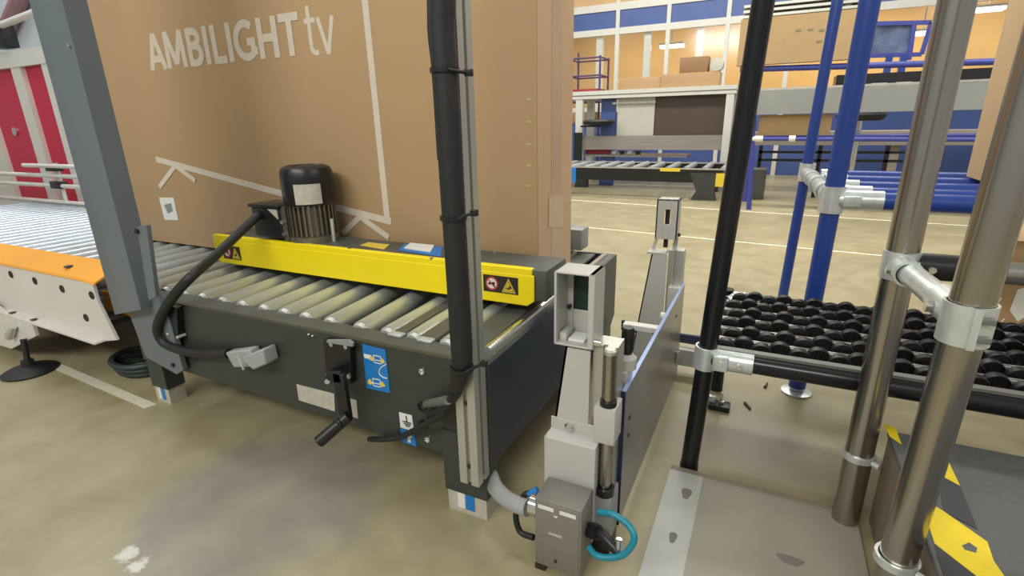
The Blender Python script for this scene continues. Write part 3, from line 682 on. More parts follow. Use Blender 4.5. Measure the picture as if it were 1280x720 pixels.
# ================================================================== FLOOR BOARD AND STEP
fb_ = thing('floor_board', 'beige ramp board with white edge strip lying on floor right of the stopper', 'board', (0.05,0.8,0))
MB().box(-0.055,0.25,0.0,0.245,1.085,0.012).build('board_panel', M_BOARD, fb_)
MB().box(-0.128,0.25,0.0,-0.055,1.085,0.0125).build('white_strip', M_BOARDW, fb_)
MB().box(-0.128,1.085,0.0,0.245,1.100,0.013).build('board_lip', mat('board_lip', (140,126,110), 0.6), fb_)
for (px, py, rx, ry) in ((858,617,0.010,0.022),(841,672,0.007,0.018),(988,700,0.022,0.014)):
    c = P(px, py, z=0.0128); MB().prism([(c.x+rx*(1+0.25*math.sin(3*a_))*math.cos(a_), c.y+ry*(1+0.2*math.cos(2*a_))*math.sin(a_), 0.0125 if px < 900 else 0.012) for a_ in [2*PI*i_/14 for i_ in range(14)]], (0,0,0.0004)).build('dirt_stain', mat('dirt_stain', (122,117,108), 0.7), fb_)
stp = thing('access_step', 'low brown step with dark mat and torn yellow hazard tape, lower right', 'step', (0.6,0.85,0))
SX, SZ, SYB = 0.270, 0.215, 1.10
MB().box(SX,0.2,0.0,1.1,SYB,SZ-0.012).build('step_box', M_PLY, stp)
MB().box(SX-0.004,0.2,SZ-0.012,1.1,SYB,SZ,0.004).build('step_mat', M_MAT, stp)
def sq(corners): return [P(x, y, z=SZ+0.0006) for x, y in corners]
b = MB()
b.prism(sq([(1104,530),(1119,535),(1127,556),(1112,546)]), (0,0,0.0012))
b.prism(sq([(1172,565),(1182,570),(1200,608),(1171,592)]), (0,0,0.0012))
b.prism(sq([(1158,627),(1180,640),(1234,678),(1242,702),(1256,722),(1222,722),(1168,680),(1160,655)]), (0,0,0.0012))
b.build('hazard_tape_yellow', M_HAZY, stp)
b = MB(); b.prism(sq([(1171,592),(1200,608),(1222,662),(1180,640)]), (0,0,0.0008))
b.prism(sq([(1168,680),(1222,722),(1180,722)]), (0,0,0.0008)); b.build('hazard_tape_black', M_HAZB, stp)
MB().prism(sq([(1202,683),(1211,679),(1221,686),(1220,692),(1206,688)]), (0,0,0.0016)).build('torn_patch', M_MAT, stp)

# ================================================================== WHEEL FLOW RACK (black)
wr = thing('wheel_rack', 'low black pipe flow rack full of black skate wheels beside the steel posts', 'rack', (0.3,1.36,0))
ZR = 0.296; RY0, RY1 = 1.124, 1.555; RX0, RX1 = -0.075, 0.71
MB().cyl((-0.091,1.124,0.006), (-0.030,1.124,1.30), 0.0195, n=24).build('post', M_GLOSSBLK, wr)
MB().cyl((-0.091,1.124,0.0), (-0.091,1.124,0.012), 0.021, n=20).build('post_cap', M_BLACK, wr)
MB().cyl((RX0,RY0,ZR), (RX1,RY0,ZR), 0.0205, n=24).build('front_pipe', M_GLOSSBLK, wr)
MB().cyl((RX0,RY1,ZR), (RX1,RY1,ZR), 0.0205, n=24).build('back_pipe', M_GLOSSBLK, wr)
MB().cyl((-0.070,RY0,ZR), (-0.070,RY1,ZR), 0.014, n=18).build('side_pipe', M_GLOSSBLK, wr)
MB().cyl((-0.070,RY1,0.0), (-0.070,RY1,ZR+0.03), 0.0195, n=20).build('post', M_GLOSSBLK, wr)
MB().cyl((RX1,RY0,0.0), (RX1,RY0,ZR+0.03), 0.0195, n=20).build('post', M_GLOSSBLK, wr)
MB().cyl((RX1,RY1,0.0), (RX1,RY1,ZR+0.03), 0.0195, n=20).build('post', M_GLOSSBLK, wr)
j = MB().pipe((-0.0805,RY0,ZR-0.026), (-0.078,RY0,ZR+0.026), 0.0245, 0.005).pipe((-0.062,RY0,ZR), (0.018,RY0,ZR), 0.0245, 0.004)
j.box(-0.062,RY0-0.030,ZR-0.018,-0.030,RY0-0.018,ZR+0.018,0.003)
j = j.build('pipe_joint', M_ZINC, wr, bevel=0.001)
for x in (-0.046, -0.008): MB().cyl((x,RY0-0.026,ZR+0.002), (x,RY0-0.034,ZR+0.002), 0.006, n=6).build('bolt', M_CHROME, j)
MB().pipe((-0.078,RY1,ZR), (-0.02,RY1,ZR), 0.0245, 0.004).build('pipe_joint', M_ZINC, wr)
MB().box(-0.082,RY0+0.03,ZR+0.005,-0.072,RY1-0.02,ZR+0.03).build('side_angle', M_ZINC, wr)
MB().box(RX0+0.012,RY0-0.004,ZR+0.018,RX1,RY0+0.014,ZR+0.026).build('front_angle', M_ALUD, wr)
wheel_me = None
NR = 6
for r in range(NR):
    yc_ = RY0+0.055+r*0.0705
    ra = MB().box(RX0+0.01,yc_-0.033,ZR-0.012,RX1,yc_-0.027,ZR+0.015).box(RX0+0.01,yc_+0.027,ZR-0.012,RX1,yc_+0.033,ZR+0.015).box(RX0+0.01,yc_-0.030,ZR-0.014,RX1,yc_+0.030,ZR-0.011)
    ra = ra.build('wheel_track', M_ALU, wr)
    for line in (0, 1):
        n = 10
        for k in range(n):
            if k == n-1 and (line or r < 4): continue
            x = -0.043+k*0.0735+(0.037 if line else 0)+0.012*(r % 2)
            y = yc_+(0.0115 if line else -0.0115); c = Vector((x, y, ZR+0.010))
            if wheel_me is None:
                w = MB().lathe(c, [(0.004,-0.008),(0.006,-0.009),(0.0075,-0.004),(0.0185,-0.004),(0.0205,-0.0085),(0.0224,-0.0075),(0.0228,0),(0.0224,0.0075),(0.0195,0.0095),(0.004,0.0095)], 24, 'Y').build('skate_wheel', M_WHEEL, ra)
                wheel_me = w.data; base_off = w.matrix_basis.translation+ra.location+wr.location-c
            else:
                w = bpy.data.objects.new('skate_wheel', wheel_me); COL.objects.link(w); w.parent = ra
                w.location = c+base_off-ra.location-wr.location

# ================================================================== STAINLESS HANDRAIL
hr = thing('steel_handrail', 'brushed stainless tube handrail of two close posts and a rail, right foreground', 'handrail', (0.23,0.95,0))
S1, S2 = Vector((0.223,1.07)), Vector((0.226,0.785))
MB().cyl((S1.x,S1.y,0.012), (S1.x,S1.y,1.3), 0.0245, n=32).build('post', M_STEEL, hr)
MB().cyl((S2.x+0.008,S2.y,0.012), (S2.x+0.030,S2.y,1.3), 0.0232, n=32).build('post', M_STEEL, hr)
ZJ = 0.552
S3 = S2+Vector((0.017,0))
for S, h, r in ((S1,0.024,0.0275),(S3,0.026,0.0275)):
    c = MB().pipe((S.x,S.y,ZJ-h), (S.x,S.y,ZJ+h), r, 0.003, 32)
    c.box(S.x-0.004, S.y-r-0.006 if S is S3 else S.y-r, ZJ-h, S.x+0.004, S.y-r+0.002, ZJ+h)
    c = c.build('clamp_collar', M_ZINC, hr)
    for dz in (-0.012, 0.012): MB().box(S.x+0.004, S.y-r-0.005, ZJ+dz-0.004, S.x+0.018, S.y-r+0.004, ZJ+dz+0.004, 0.001).build('clamp_tab', M_ALUD, c)
jt = MB().cyl((S1.x,S1.y-0.02,ZJ), (S3.x,S3.y+0.02,ZJ), 0.018, n=24).pipe((S1.x,S1.y-0.07,ZJ), (S1.x,S1.y-0.022,ZJ), 0.0215, 0.004).pipe((S3.x,S3.y+0.022,ZJ), (S3.x-0.004,S3.y+0.09,ZJ), 0.0225, 0.004)
jt = jt.build('cross_tube', M_ZINC, hr)
MB().cyl((S3.x-0.024,S2.y+0.05,ZJ), (S3.x-0.032,S2.y+0.05,ZJ), 0.009, n=6).build('bolt', M_CHROME, jt)
MB().cyl((S1.x-0.021,S1.y-0.05,ZJ), (S1.x-0.028,S1.y-0.05,ZJ), 0.007, n=6).build('bolt', M_CHROME, jt)
MB().cyl((S1.x+0.02,S1.y,ZJ), (1.25,S1.y,ZJ), 0.0185, n=24).build('handrail_bar', M_STEEL, hr)
sl = MB().pipe((S1.x+0.024,S1.y,ZJ), (S1.x+0.085,S1.y,ZJ), 0.0225, 0.004).build('rail_sleeve', M_BLACK, hr)
MB().cyl((S1.x+0.04,S1.y-0.022,ZJ), (S1.x+0.04,S1.y-0.029,ZJ), 0.006, n=6).build('bolt', M_CHROME, sl)
MB().cyl((1.25,S1.y,0.0), (1.25,S1.y,1.3), 0.0245, n=24).build('post', M_STEEL, hr)
for S, z in ((S1,0.165),(S2+Vector((0.010,0)),0.175)):
    c = MB().pipe((S.x,S.y,z-0.006), (S.x,S.y,z+0.006), 0.0285, 0.0045, 30).build('ring_clamp', M_ZINC, hr)
    MB().cyl((S.x+0.020,S.y-0.022,z), (S.x+0.030,S.y-0.030,z), 0.006, n=8).build('clamp_bolt', M_ZINC, c)
# levelling clamp on the floor
lc = thing('mounting_clamp', 'small black floor clamp with a bright bolt behind the black post', 'clamp', P(898,508,z=0))
c = P(898,510,z=0)
MB().box(c.x-0.028,c.y-0.02,0,c.x+0.03,c.y+0.02,0.016,0.002).build('base', M_BLACK, lc)
MB().cyl((c.x+0.005,c.y,0.014), (c.x+0.005,c.y,0.05), 0.004, n=10).build('bolt', M_CHROME, lc)
MB().cyl((c.x+0.005,c.y,0.016), (c.x+0.005,c.y,0.024), 0.009, n=6).build('nut', M_CHROME, lc)
MB().box(c.x-0.03,c.y-0.006,0.016,c.x-0.01,c.y+0.008,0.036,0.002).build('jaw', M_ZINC, lc)
def debris(px, py, px2, py2, label):
    a, b_ = P(px,py,z=0.004), P(px2,py2,z=0.004)
    tag(MB().cyl(a, b_, 0.004, 0.003, n=8).build('loose_screw', mat('rusty_screw', (96,70,50), 0.6)), label, 'screw', 'loose screws on the floor')
debris(931,503,938,511,'small rusty screw lying on floor beside the black clamp')
debris(956,484,959,479,'tiny dark screw lying on floor below the wheel rack pipe')

# ================================================================== BLUE PIPE RACK
br_ = thing('blue_pipe_rack', 'bright blue pipe rack with five roller pipes behind the black wheel rack', 'rack', (0.7,2.1,0))
ZBL = 0.585
MB().cyl((0.152,1.63,0.02), (0.176,1.63,1.35), 0.0235, n=24).build('post', M_BLUE, br_)
MB().lathe((0.152,1.63,0), [(0,0),(0.042,0),(0.042,0.006),(0.016,0.012),(0.013,0.03),(0,0.03)], 20).build('levelling_foot', M_ZINC, br_)
p2 = 2.42
MB().cyl((0.116,p2,0.02), (0.165,p2,1.6), 0.0195, n=24).build('post', M_BLUE, br_)
MB().lathe((0.116,p2,0), [(0,0),(0.042,0),(0.042,0.006),(0.016,0.012),(0.013,0.03),(0,0.03)], 20).build('levelling_foot', M_ZINC, br_)
MB().cyl((0.162,1.65,ZBL), (0.135,p2-0.02,ZBL), 0.022, n=20).build('side_pipe', M_CONDUIT, br_)
for y0 in (1.67,1.79,1.98,2.16):
    x = 0.162-(y0-1.6)*0.033; MB().pipe((x,y0,ZBL), (x,y0+0.05,ZBL), 0.027, 0.005).build('sleeve', M_ZINC, br_)
for y0, x in ((1.63,0.161),(p2,0.136)):
    MB().pipe((x,y0,ZBL-0.035), (x+0.001,y0,ZBL+0.035), 0.029, 0.006).build('post_clamp', M_ZINC, br_)
for k, y0 in enumerate((1.63,1.74,1.90,2.08,2.27)):
    MB().cyl((0.18,y0,ZBL), (1.35,y0,ZBL), 0.0225, n=20).build('roller_pipe', M_BLUE, br_)
    MB().pipe((0.175,y0,ZBL), (0.275-0.012*k,y0,ZBL), 0.0265, 0.004).build('sleeve', M_ZINC, br_)
    MB().box(0.185,y0-0.032,ZBL-0.014,0.225,y0-0.02,ZBL+0.014,0.002).build('clamp_tab', M_ZINC, br_)
MB().cyl((1.35,1.56,ZBL), (1.35,2.45,ZBL), 0.0225, n=20).build('side_pipe', M_BLUE, br_)
for y0 in (1.63,p2): MB().cyl((1.35,y0,0.0), (1.35,y0,1.4), 0.0235, n=20).build('post', M_BLUE, br_)
c = P(1207,221,z=ZBL+0.023)
tc_ = thing('upright_carton', 'tall tan carton standing on the blue roller pipes at right edge', 'box', (c.x+0.3,c.y+0.1,ZBL+0.023))
MB().box(c.x,c.y-0.2,ZBL+0.0235,c.x+0.6,c.y,1.5,0.004).build('carton_body', mat('pale_cardboard', (206,174,134), 0.75, 0, 0.04, 4), tc_)
MB().box(c.x+0.27,c.y-0.2008,ZBL+0.03,c.x+0.33,c.y-0.2,1.49).build('sealing_tape', M_TAPE, tc_)
lbx = thing('wrapped_carton', 'brown film-wrapped carton on floor behind the wheel rack at right edge', 'box', (1.0,2.35,0))
MB().box(0.735,2.2,0,1.3,2.5,0.40,0.006).build('carton_body', M_CARDB, lbx)
MB().prism([P(1262,388,y=2.199),P(1272,362,y=2.199),P(1285,358,y=2.199),P(1283,395,y=2.199),P(1272,402,y=2.199)], (0,-0.001,0)).build('white_label', M_WHITE, lbx)
for (x0,y0,x1,y1) in ((1236,395,1252,372),(1242,412,1256,398),(1268,288,1271,300)): MB().bar(P(x0,y0,y=2.199), P(x1,y1,y=2.199), 0.004, 0.002, up=(0,1,0)).build('film_glint', M_WHITE, lbx)  # white bars painted as reflections on the plastic wrap

# ================================================================== FAR ROLLER TRACK
ft = thing('roller_track', 'distant low black roller track with grey rollers on the far floor', 'conveyor', (-1.2,6.1,0))
FX0, FX1, FY0, FY1, FZ = -2.5, -0.36, 5.62, 6.42, 0.305
MB().box(FX0,FY0,FZ-0.13,FX1-0.05,FY0+0.04,FZ).build('front_rail', M_BLACK, ft)
MB().box(FX0,FY1,FZ-0.13,FX1,FY1+0.04,FZ).build('back_rail', M_BLACK, ft)
MB().box(FX0,FY0-0.005,FZ,FX1,FY0+0.03,FZ+0.012).build('front_strip', M_ALU, ft)
MB().box(FX0,FY1,FZ,FX1,FY1+0.03,FZ+0.012).build('back_strip', M_ALU, ft)
for k in range(12):
    x = FX0+0.1+k*0.18; MB().cyl((x,FY0+0.04,FZ-0.01), (x,FY1,FZ-0.01), 0.032, n=16).build('roller', M_CONDUIT, ft)
MB().prism([(-0.72,FY0-0.01,FZ-0.03),(-0.46,FY0-0.01,FZ-0.03),(-0.48,FY0-0.01,0.09),(-0.455,FY0-0.01,0.0),(-0.70,FY0-0.01,0.0),(-0.65,FY0-0.01,0.09)], (0,0.12,0)).build('leg', M_DARK, ft)
MB().box(-2.2,FY0+0.02,0,-2.05,FY0+0.14,FZ-0.05).build('leg', M_DARK, ft)
MB().box(-2.2,FY1-0.1,0,-2.05,FY1,FZ-0.05).build('leg', M_DARK, ft)
MB().box(-0.7,FY1-0.1,0,-0.5,FY1,FZ-0.05).build('leg', M_DARK, ft)
MB().box(-0.47,FY0-0.02,FZ-0.16,-0.38,FY0+0.0,FZ-0.03).build('yellow_end_cap', M_STYEL, ft)
MB().box(-1.02,FY0-0.02,FZ-0.02,-0.82,FY0-0.003,FZ+0.012).build('yellow_tag', M_STYEL, ft)
MB().box(-2.05,FY0-0.02,FZ-0.16,-1.94,FY0-0.003,FZ+0.0).build('blue_end_cap', M_BLUEST, ft)

# ================================================================== ALUMINIUM WORK FRAME (far)
wf = thing('aluminium_bench', 'pale aluminium frame bench carrying long cartons in front of office windows', 'frame', (-1.35,6.6,0))
MB().box(-2.45,6.5,1.055,-0.42,6.6,1.145).build('top_beam', M_OFFWHITE, wf)
MB().box(-2.45,6.495,1.09,-0.42,6.5,1.10).build('beam_groove', M_ALUD, wf)
MB().box(-2.27,6.51,0,-2.18,6.58,1.055).build('post', M_OFFWHITE, wf)
MB().box(-0.52,6.51,0,-0.44,6.58,1.055).build('post', M_OFFWHITE, wf)
MB().box(-2.45,6.95,1.055,-0.42,7.05,1.145).build('rear_beam', M_OFFWHITE, wf)
MB().box(-2.27,6.96,0,-2.18,7.03,1.055).build('post', M_OFFWHITE, wf)
MB().box(-0.52,6.96,0,-0.44,7.03,1.055).build('post', M_OFFWHITE, wf)
MB().box(-2.18,6.54,0.45,-0.5,6.58,0.615).build('plank', M_PLANK, wf)
MB().box(-2.2,6.6,0.36,-0.9,6.92,0.39).build('lower_shelf', M_PLANK, wf)
MB().box(-2.45,6.6,1.10,-0.42,6.95,1.146).build('top_board', M_OFFWHITE, wf)
MB().box(-1.31,6.62,0.60,-0.52,6.65,1.055).build('brown_panel', M_BROWN, wf)
MB().box(-1.76,6.60,0.60,-1.312,6.63,1.055).build('pale_panel', M_PANELW, wf)
MB().box(-1.82,6.57,0.985,-1.30,6.60,1.01).build('panel_rail', M_ALU, wf)
MB().box(-1.98,6.64,0.0,-1.80,6.70,1.055).build('blue_upright', M_BLUEP, wf)
MB().box(-2.275,6.47,0.30,-2.175,6.51,0.66).build('black_guard', M_BLACK, wf)
tag(MB().box(-2.17,6.62,0.395,-1.85,6.80,0.445,0.004).build('tool_tray', M_DKRED), 'dark red tray on lower shelf of the far aluminium frame', 'tray')
for k in range(4):
    tag(MB().box(-1.82+k*0.10,6.62,0.3905,-1.77+k*0.10,6.70,0.435,0.004).build('small_part', M_WHITE if k % 2 == 0 else M_BLACK), ('white' if k % 2 == 0 else 'black')+(' small block beside the red tray on the far shelf' if k < 2 else ' small block farthest from the red tray on far shelf'), 'block', 'blocks on the far shelf')
tag(MB().box(-1.76,6.66,1.147,-1.27,6.9,1.28,0.004).build('long_carton', M_CARDB), 'left short carton lying on the pale aluminium frame beam', 'box', 'cartons on the far frame')
tag(MB().box(-1.265,6.64,1.147,-0.62,6.9,1.30,0.004).build('long_carton', M_CARDB), 'right longer carton on the aluminium frame carrying a smaller box', 'box', 'cartons on the far frame')
tag(MB().box(-1.07,6.67,1.301,-0.76,6.88,1.47,0.004).build('small_carton', mat('dim_cardboard', (150,118,86), 0.8)), 'smaller brown box stacked on the long carton before the office glass', 'box', 'cartons on the far frame')
rl = MB().lathe((-0.665,6.72,1.372), [(0,-0.09),(0.07,-0.08),(0.07,0.08),(0,0.09)], 20, 'Y').build('paper_roll', M_PANELW)
tag(rl, 'white paper roll lying at right end of the long carton', 'roll')
def stool(x, y, zs, label):
    t = thing('work_stool', label, 'stool', (x,y,0), None)
    MB().lathe((x,y,0), [(0,zs-0.04),(0.16,zs-0.04),(0.19,zs-0.02),(0.20,zs+0.01),(0.18,zs+0.035),(0,zs+0.04)], 24).build('seat', M_RUBBER, t)
    MB().cyl((x,y,0.06), (x,y,zs-0.04), 0.025, n=16).build('stem', M_CHROME, t)
    for k in range(5):
        a = 2*PI*k/5+0.3; MB().bar((x,y,0.05), (x+0.21*math.cos(a),y+0.21*math.sin(a),0.02), 0.04, 0.03).build('leg', M_BLACK, t)
MB().lathe((-1.95,6.47,0), [(0,0.745),(0.12,0.745),(0.19,0.765),(0.20,0.79),(0.18,0.81),(0,0.815)], 24).build('round_pad', M_RUBBER, wf)
MB().bar((-2.2,6.52,0.735), (-1.93,6.47,0.735), 0.03, 0.02).build('pad_arm', M_BLACK, wf)
stool(0.70, 5.9, 0.79, 'black round work stool seen below the grey beam on the right')
# left shelf cart behind the frame (purple-red pipes)
sc = thing('pipe_trolley', 'purple pipe trolley with red crates standing before the office at left', 'trolley', (-2.6,7.3,0))
for x, y in ((-2.62,7.2),(-2.18,7.2),(-2.62,7.6),(-2.18,7.6)): MB().cyl((x,y,0), (x,y,1.72 if x < -2.4 else 1.62), 0.014, n=12).build('post', mat('plum_pipe', (78,58,96), 0.4), sc)
for z in (0.75,1.05,1.38,1.60):
    b = MB()
    for a, c in (((-2.62,7.2),(-2.18,7.2)),((-2.62,7.6),(-2.18,7.6)),((-2.62,7.2),(-2.62,7.6)),((-2.18,7.2),(-2.18,7.6))): b.cyl((*a,z), (*c,z), 0.012, n=10)
    b.build('shelf_frame', mat('plum_pipe', (78,58,96), 0.4), sc)
for z, m_ in ((1.075,M_DKRED),(0.775,M_CARDB)):
    tag(MB().box(-2.6,7.22,z-0.008,-2.2,7.58,z+0.14,0.005).build('storage_crate', m_), ('red' if m_ is M_DKRED else 'brown')+' crate on the purple pipe trolley in front of office glass', 'crate')
# ================================================================== RIGHT BACKGROUND RACK
rk = thing('carton_rack', 'violet blue pipe rack with grey cross beam holding flat cartons at far right', 'rack', (0.5,5.3,0))
YR = 5.17
for x in (-0.125, 1.9): MB().cyl((x,YR,0), (x-0.06,YR,0.95), 0.022, n=14).build('post', M_VIOLET, rk)
for x in (-0.19, 1.9): MB().cyl((x,YR+0.5,0), (x,YR+0.5,1.75), 0.022, n=14).build('post', M_VIOLET, rk)
MB().cyl((-0.2,YR,0.62), (1.9,YR,0.60), 0.018, n=12).build('lower_rail', M_VIOLET, rk)
for x in (-0.2, 0.12): MB().pipe((x,YR,0.62), (x+0.12 if x < 0 else x+0.05,YR,0.62), 0.026, 0.006).build('sleeve', M_WHITE, rk)
MB().box(-0.30,YR-0.06,0.82,1.95,YR+0.02,1.01).build('grey_beam', M_BEAM, rk)
MB().box(-0.30,YR-0.06,1.012,1.95,YR-0.03,1.03).build('beam_strip', M_ALU, rk)
MB().cyl((-0.33,YR+0.1,1.20), (1.9,YR+0.1,1.14), 0.024, n=12).build('upper_rail', M_VIOLET, rk)
MB().cyl((-0.33,YR+0.5,0.62), (1.9,YR+0.5,0.62), 0.018, n=12).build('rear_rail', M_VIOLET, rk)
for k in range(3): MB().box(-0.35,YR+0.08,1.60+k*0.04,0.62,YR+0.5,1.62+k*0.04).build('steel_rail', M_ALU, rk)
MB().cyl((-0.25,YR+0.10,1.775), (0.55,YR+0.10,1.76), 0.03, n=12).build('blue_tube', M_BLUE, rk)
for k in range(10): MB().lathe((-0.27+k*0.08,YR+0.2,1.80), [(0,-0.015),(0.033,-0.015),(0.033,0.015),(0,0.015)], 14, 'Y').build('white_wheel', M_WHITE, rk)
MB().bar((0.55,YR+0.1,1.76), (0.38,YR+0.12,1.60), 0.02, 0.03).build('brace', M_ALUD, rk)
cu = thing('flat_carton', 'big flat tan carton on upper rail of the violet rack', 'box', (0,5.3,1.22))
MB().box(-0.36,YR+0.06,1.227,0.55,YR+0.14,1.59).build('carton_body', mat('tan_cardboard', (172,144,104), 0.8), cu)
for px, py in ((998,38),(1013,37),(1027,38),(1024,52)):
    c = P(px,py,y=YR+0.06); MB().box(c.x-0.02,YR+0.058,c.z-0.008,c.x+0.02,YR+0.06,c.z+0.008).build('printed_mark', M_PLY, cu)
tag(MB().box(-0.13,YR+0.02,0.645,0.42,YR+0.06,0.815).build('flat_carton', mat('tan_cardboard', (172,144,104), 0.8)), 'orange tan carton sheet below the grey beam on lower rail', 'box')
bn = thing('work_bench', 'long grey plank bench on black legs below the blue office wall at far right', 'bench', (0.9,6.8,0))
MB().box(-0.4,6.6,0.50,2.6,7.0,0.64).build('bench_top', M_PLANK, bn)
for x in (-0.35,1.1,2.5): MB().box(x,6.65,0,x+0.08,6.95,0.5).build('leg', M_PLANK, bn)
tr = thing('trestle_frame', 'thin black metal trestle frame standing behind the blue pipe rack', 'trestle', (0.6,5.9,0))
YT = 6.15
for z in (0.36,0.44): MB().box(-0.12,YT,z,1.4,YT+0.03,z+0.025).build('rail', M_BLACK, tr)
for x in (-0.12,0.42,0.98,1.37): MB().box(x,YT,0,x+0.035,YT+0.03,0.52).build('leg', M_BLACK, tr)
tag(MB().box(-0.34,5.85,0,-0.02,6.1,0.30,0.01).build('storage_bin', M_BIN), 'dark grey bin on floor behind the thin violet post', 'bin')
cg = thing('cage_frame', 'blue square-tube cage frame with glossy plastic sheet above the far counter', 'frame', (0.9,6.9,1.05))
YC = 7.12; ZCT = P(1085,92,y=7.05).z
q = [P(1078,30,y=YC), P(1164,28,y=YC), P(1152,68,y=YC), P(1082,70,y=YC)]
for a, c in ((0,1),(1,2),(2,3),(3,0)): MB().bar(q[a], q[c], 0.03, 0.04).build('tube', M_VIOLET, cg)
m1, m2 = P(1143,29,y=YC), P(1136,75,y=YC); MB().bar(m1, m2, 0.04, 0.04).build('tube', M_VIOLET, cg)
MB().prism([P(1080,33,y=YC+0.03),P(1142,31,y=YC+0.03),P(1134,66,y=YC+0.03),P(1080,68,y=YC+0.03)], (0,0.01,0)).build('plastic_sheet', mat('glossy_dark_sheet', (104,118,150), 0.2, 0.1, 0.5, 6), cg)
for px in (1112,1130): c = P(px,69,y=YC); MB().bar(c, (c.x,c.y,ZCT), 0.06, 0.06, up=(0,1,0)).build('foot', M_BLUE, cg)
ct = thing('black_counter', 'long black counter behind the grey beam under the blue cage', 'counter', (1.3,7.1,0))
a = P(1085,92,y=7.05)
MB().box(0.55,7.05,a.z-0.13,2.6,7.4,a.z+0.0).build('counter_top', M_BLACK, ct)
for x in (0.7,1.6,2.5): MB().box(x,7.1,0,x+0.05,7.35,a.z-0.13).build('leg', M_NAVY, ct)
for k in range(3): MB().box(0.66+k*0.22,7.04,a.z-0.155,0.80+k*0.22,7.06,a.z-0.10).build('white_clip', M_WHITE, ct)

# ================================================================== LEFT INFEED CONVEYOR
ic = thing('infeed_conveyor', 'white-sided roller conveyor with orange guard at left of the column', 'conveyor', (-2.3,1.2,0))
YW = 0.775
def wp(px, py, d=0.0): return P(px, py, y=YW-d)
a = 0.008
MB().prism([(-4.3,YW,0.225),(-3.3,YW,0.215),(-1.80,YW,0.176),(-1.735,YW,0.190),(-1.785,YW,0.31),(-1.785,YW,0.372),(-4.3,YW,0.372)], (0,a,0)).build('side_plate', M_WHITEP, ic)
MB().prism([(-3.3,YW,0.215),(-1.80,YW,0.176),(-1.81,YW-0.028,0.172),(-3.3,YW-0.028,0.211)], (0,0,0.006)).build('plate_flange', M_WHITEP, ic)
for px, py in ((14,343),(44,351),(78,361),(115,369),(108,397)):
    c = wp(px, py); MB().lathe((c.x,YW+0.002,c.z), [(1e-4,-0.0028),(0.010,-0.0028),(0.0125,-0.0045),(0.0125,0)], 18, 'Y').build('bolt_hole', M_STBLK, ic)
for px, py in ((13,383),(40,392)):
    c = P(px, py, y=YW-0.014); z = 0.176+0.006+(-1.80-c.x)*0.026; MB().lathe((c.x,YW-0.014,z), [(0,0),(0.010,0),(0.010,0.0016),(0,0.0016)], 16).build('flange_hole', M_STBLK, ic)
og = MB().prism([(-4.3,YW-0.006,0.370),(-4.3,YW-0.003,0.377),(-4.3,YW+0.075,0.413),(-4.3,YW+0.075,0.407)], (2.46,0,0))
og.prism([(-1.84,YW-0.006,0.370),(-1.84,YW-0.003,0.377),(-1.84,YW+0.075,0.413),(-1.84,YW+0.075,0.407)], (0.075,0,-0.006))
og.build('orange_guard', M_ORANGE, ic)
c = P(138,376,y=0.87); d_ = P(170,397,y=0.87); MB().box(c.x-0.04,0.87,d_.z,d_.x,0.878,c.z+0.03).build('orange_flap', M_ORANGE, ic)
c = wp(80,346); MB().lathe((c.x-0.02,YW+0.028,0.393), [(0,0),(0.014,0),(0.012,0.003),(0,0.003)], 16).build('guard_hole', M_STBLK, ic)
for k in range(28):
    x = -1.81-k*0.093; MB().cyl((x,YW+0.06,0.345), (x,1.66,0.345), 0.026, n=20).build('roller', M_ROLLERW, ic)
MB().box(-5.0,1.68,0.24,-1.78,1.70,0.385).build('rear_plate', M_WHITEP, ic)
MB().box(-5.0,1.66,0.380,-1.78,1.70,0.390).build('rear_flange', M_WHITEP, ic)
for k in range(12): MB().cyl((-1.85-k*0.11,1.679,0.35),(-1.85-k*0.11,1.672,0.35),0.011,n=10).build('axle_end', M_ZINC, ic)
for z, yy, xe in ((0.485,1.67,-5.2),(0.545,1.67,-5.2),(0.605,1.66,-4.25)):
    MB().cyl((xe,yy,z), (-1.9,yy,z), 0.013, n=12).build('guide_rail', M_OFFWHITE, ic)
for x in (-2.35,-3.93):
    MB().cyl((x,1.69,0.36), (x,1.69,0.62), 0.012, n=12).build('rail_post', M_ZINC, ic)
    for z in (0.49,0.595): MB().box(x-0.06,1.655,z-0.022,x+0.06,1.70,z+0.022,0.003).build('rail_clamp', M_BLACK, ic)
MB().box(-4.2,YW+0.02,0.20,-1.85,1.66,0.22).build('belly_pan', M_DARK, ic)
# leg with levelling foot
lx, ly = -2.215, 0.73
lg = MB().prism([P(-20,372,y=0.752),P(8,392,y=0.752),P(40,405,y=0.752),P(45,420,y=0.752),P(14,436,y=0.752),P(-20,425,y=0.752)], (0,0.01,0)).build('foot_bracket', M_WHITEP, ic)
MB().cyl(P(12,420,y=0.742), P(17,408,y=0.742), 0.016, 0.010, n=14).build('lock_nut', M_ZINC, lg)
c = P(34,466,z=0.0)
MB().cyl((c.x-0.02,0.742,0.115), (c.x,c.y+0.01,0.03), 0.009, n=14).build('spindle', M_BLACK, lg)
MB().lathe((c.x,c.y+0.01,0), [(0,0),(0.078,0),(0.080,0.006),(0.060,0.016),(0.020,0.026),(0.018,0.045),(0,0.045)], 28).build('foot_pad', M_RUBBER, lg)
MB().box(-3.0,1.6,0,-2.9,1.68,0.25).build('leg', M_WHITEP, ic)
MB().box(-1.95,1.6,0,-1.87,1.68,0.25).build('leg', M_WHITEP, ic)
MB().box(-3.0,0.80,0,-2.9,0.88,0.17).build('leg', M_WHITEP, ic)
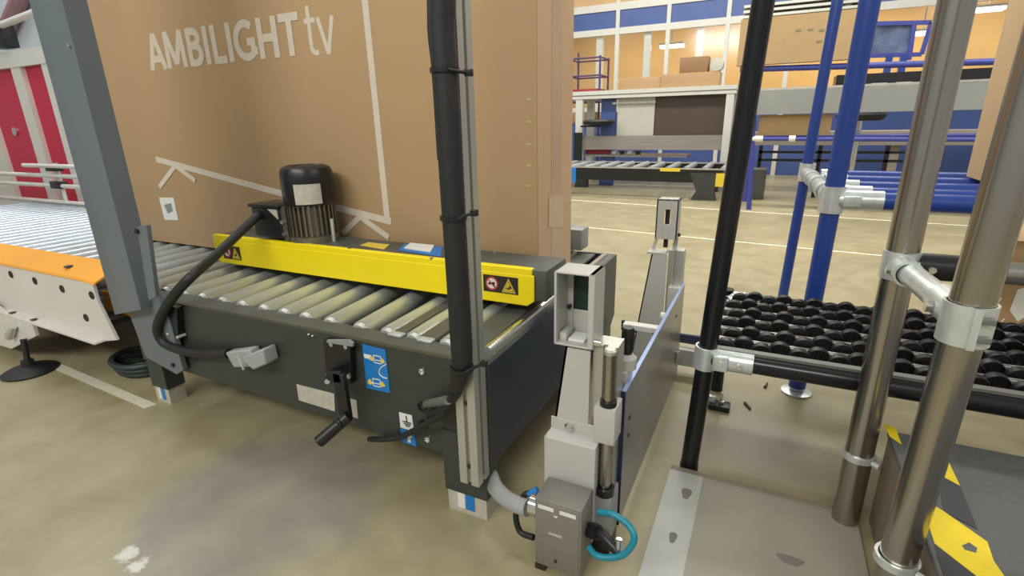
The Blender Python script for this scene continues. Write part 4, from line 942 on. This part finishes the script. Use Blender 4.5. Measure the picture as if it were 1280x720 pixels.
# drive under the infeed, loose cable coil on floor
um = thing('under_drive', 'small dark drive motor hung under the white infeed conveyor', 'motor', P(88,415,y=1.0))
c = P(88,410,y=0.98); MB().cyl((c.x-0.06,c.y,c.z), (c.x+0.06,c.y,c.z), 0.036, n=20).build('motor_body', M_MOTOR, um)
MB().box(c.x-0.02,c.y-0.02,c.z,c.x+0.02,c.y+0.02,0.199).build('mount', M_ZINC, um)
cl = MB()
cc = P(166,460,z=0.02)
for k in range(3):
    cl.tube([(cc.x+(0.085+0.008*k)*math.cos(a_), cc.y+(0.06+0.008*k)*math.sin(a_)+0.03, 0.012+0.018*k) for a_ in [2*PI*i/14 for i in range(15)]], 0.010, 8, 3)
tag(cl.build('hose_coil', mat('dark_green_hose', (44,56,54), 0.5)), 'dark coiled hose on floor under the portal column', 'hose')
# ================================================================== RED GUARD MACHINE (left background)
rg = thing('red_guard_panel', 'crimson guard panels in white frame behind the infeed conveyor', 'guard', (-4.6,1.95,0))
YG = 1.95
def gp(px, py): return P(px, py, y=YG)
xr = [gp(0,70).x, gp(20,150).x]
x_w0, x_w1 = -4.52, -4.36
MB().box(-5.17,YG,0.05,-4.70,YG+0.02,1.24).build('red_panel', M_RED, rg)
MB().box(-4.575,YG,0.05,-4.3,YG+0.02,1.24).build('red_panel', M_RED, rg)
MB().box(-6.2,YG,0.05,-5.5,YG+0.02,1.24).build('red_panel', M_RED, rg)
for x0, x1 in ((-4.70,-4.575),(-5.5,-5.17),(-4.3,-4.1)): MB().box(x0,YG-0.03,0,x1,YG+0.04,1.30).build('frame_post', M_OFFWHITE, rg)
MB().box(-5.6,YG-0.035,1.22,-3.8,YG+0.04,1.32).build('frame_rail', M_OFFWHITE, rg)
MB().cyl((-4.955,YG,0.81),(-4.955,YG-0.012,0.81),0.03,n=16).build('bolt', M_CHROME, rg)
MB().box(-4.78,YG-0.06,1.34,-4.60,YG+0.02,1.48,0.01).build('black_switch', M_BLACK, rg)
MB().cyl((-5.6,YG-0.05,1.40), (-3.9,YG-0.05,1.52), 0.02, n=10).build('upper_tube', M_OFFWHITE, rg)
MB().cyl((-5.2,YG+0.2,1.5), (-4.1,YG+0.2,2.1), 0.05, n=10).build('slanted_tube', mat('dusty_pink_tube', (150,112,118), 0.5), rg)
MB().box(-5.6,YG+0.25,1.32,-3.9,YG+0.30,2.2).build('pale_screen', M_PALE, rg)
MB().box(-5.6,YG+0.10,0.0,-3.8,YG+0.9,1.30).build('machine_body', M_OFFWHITE, rg)
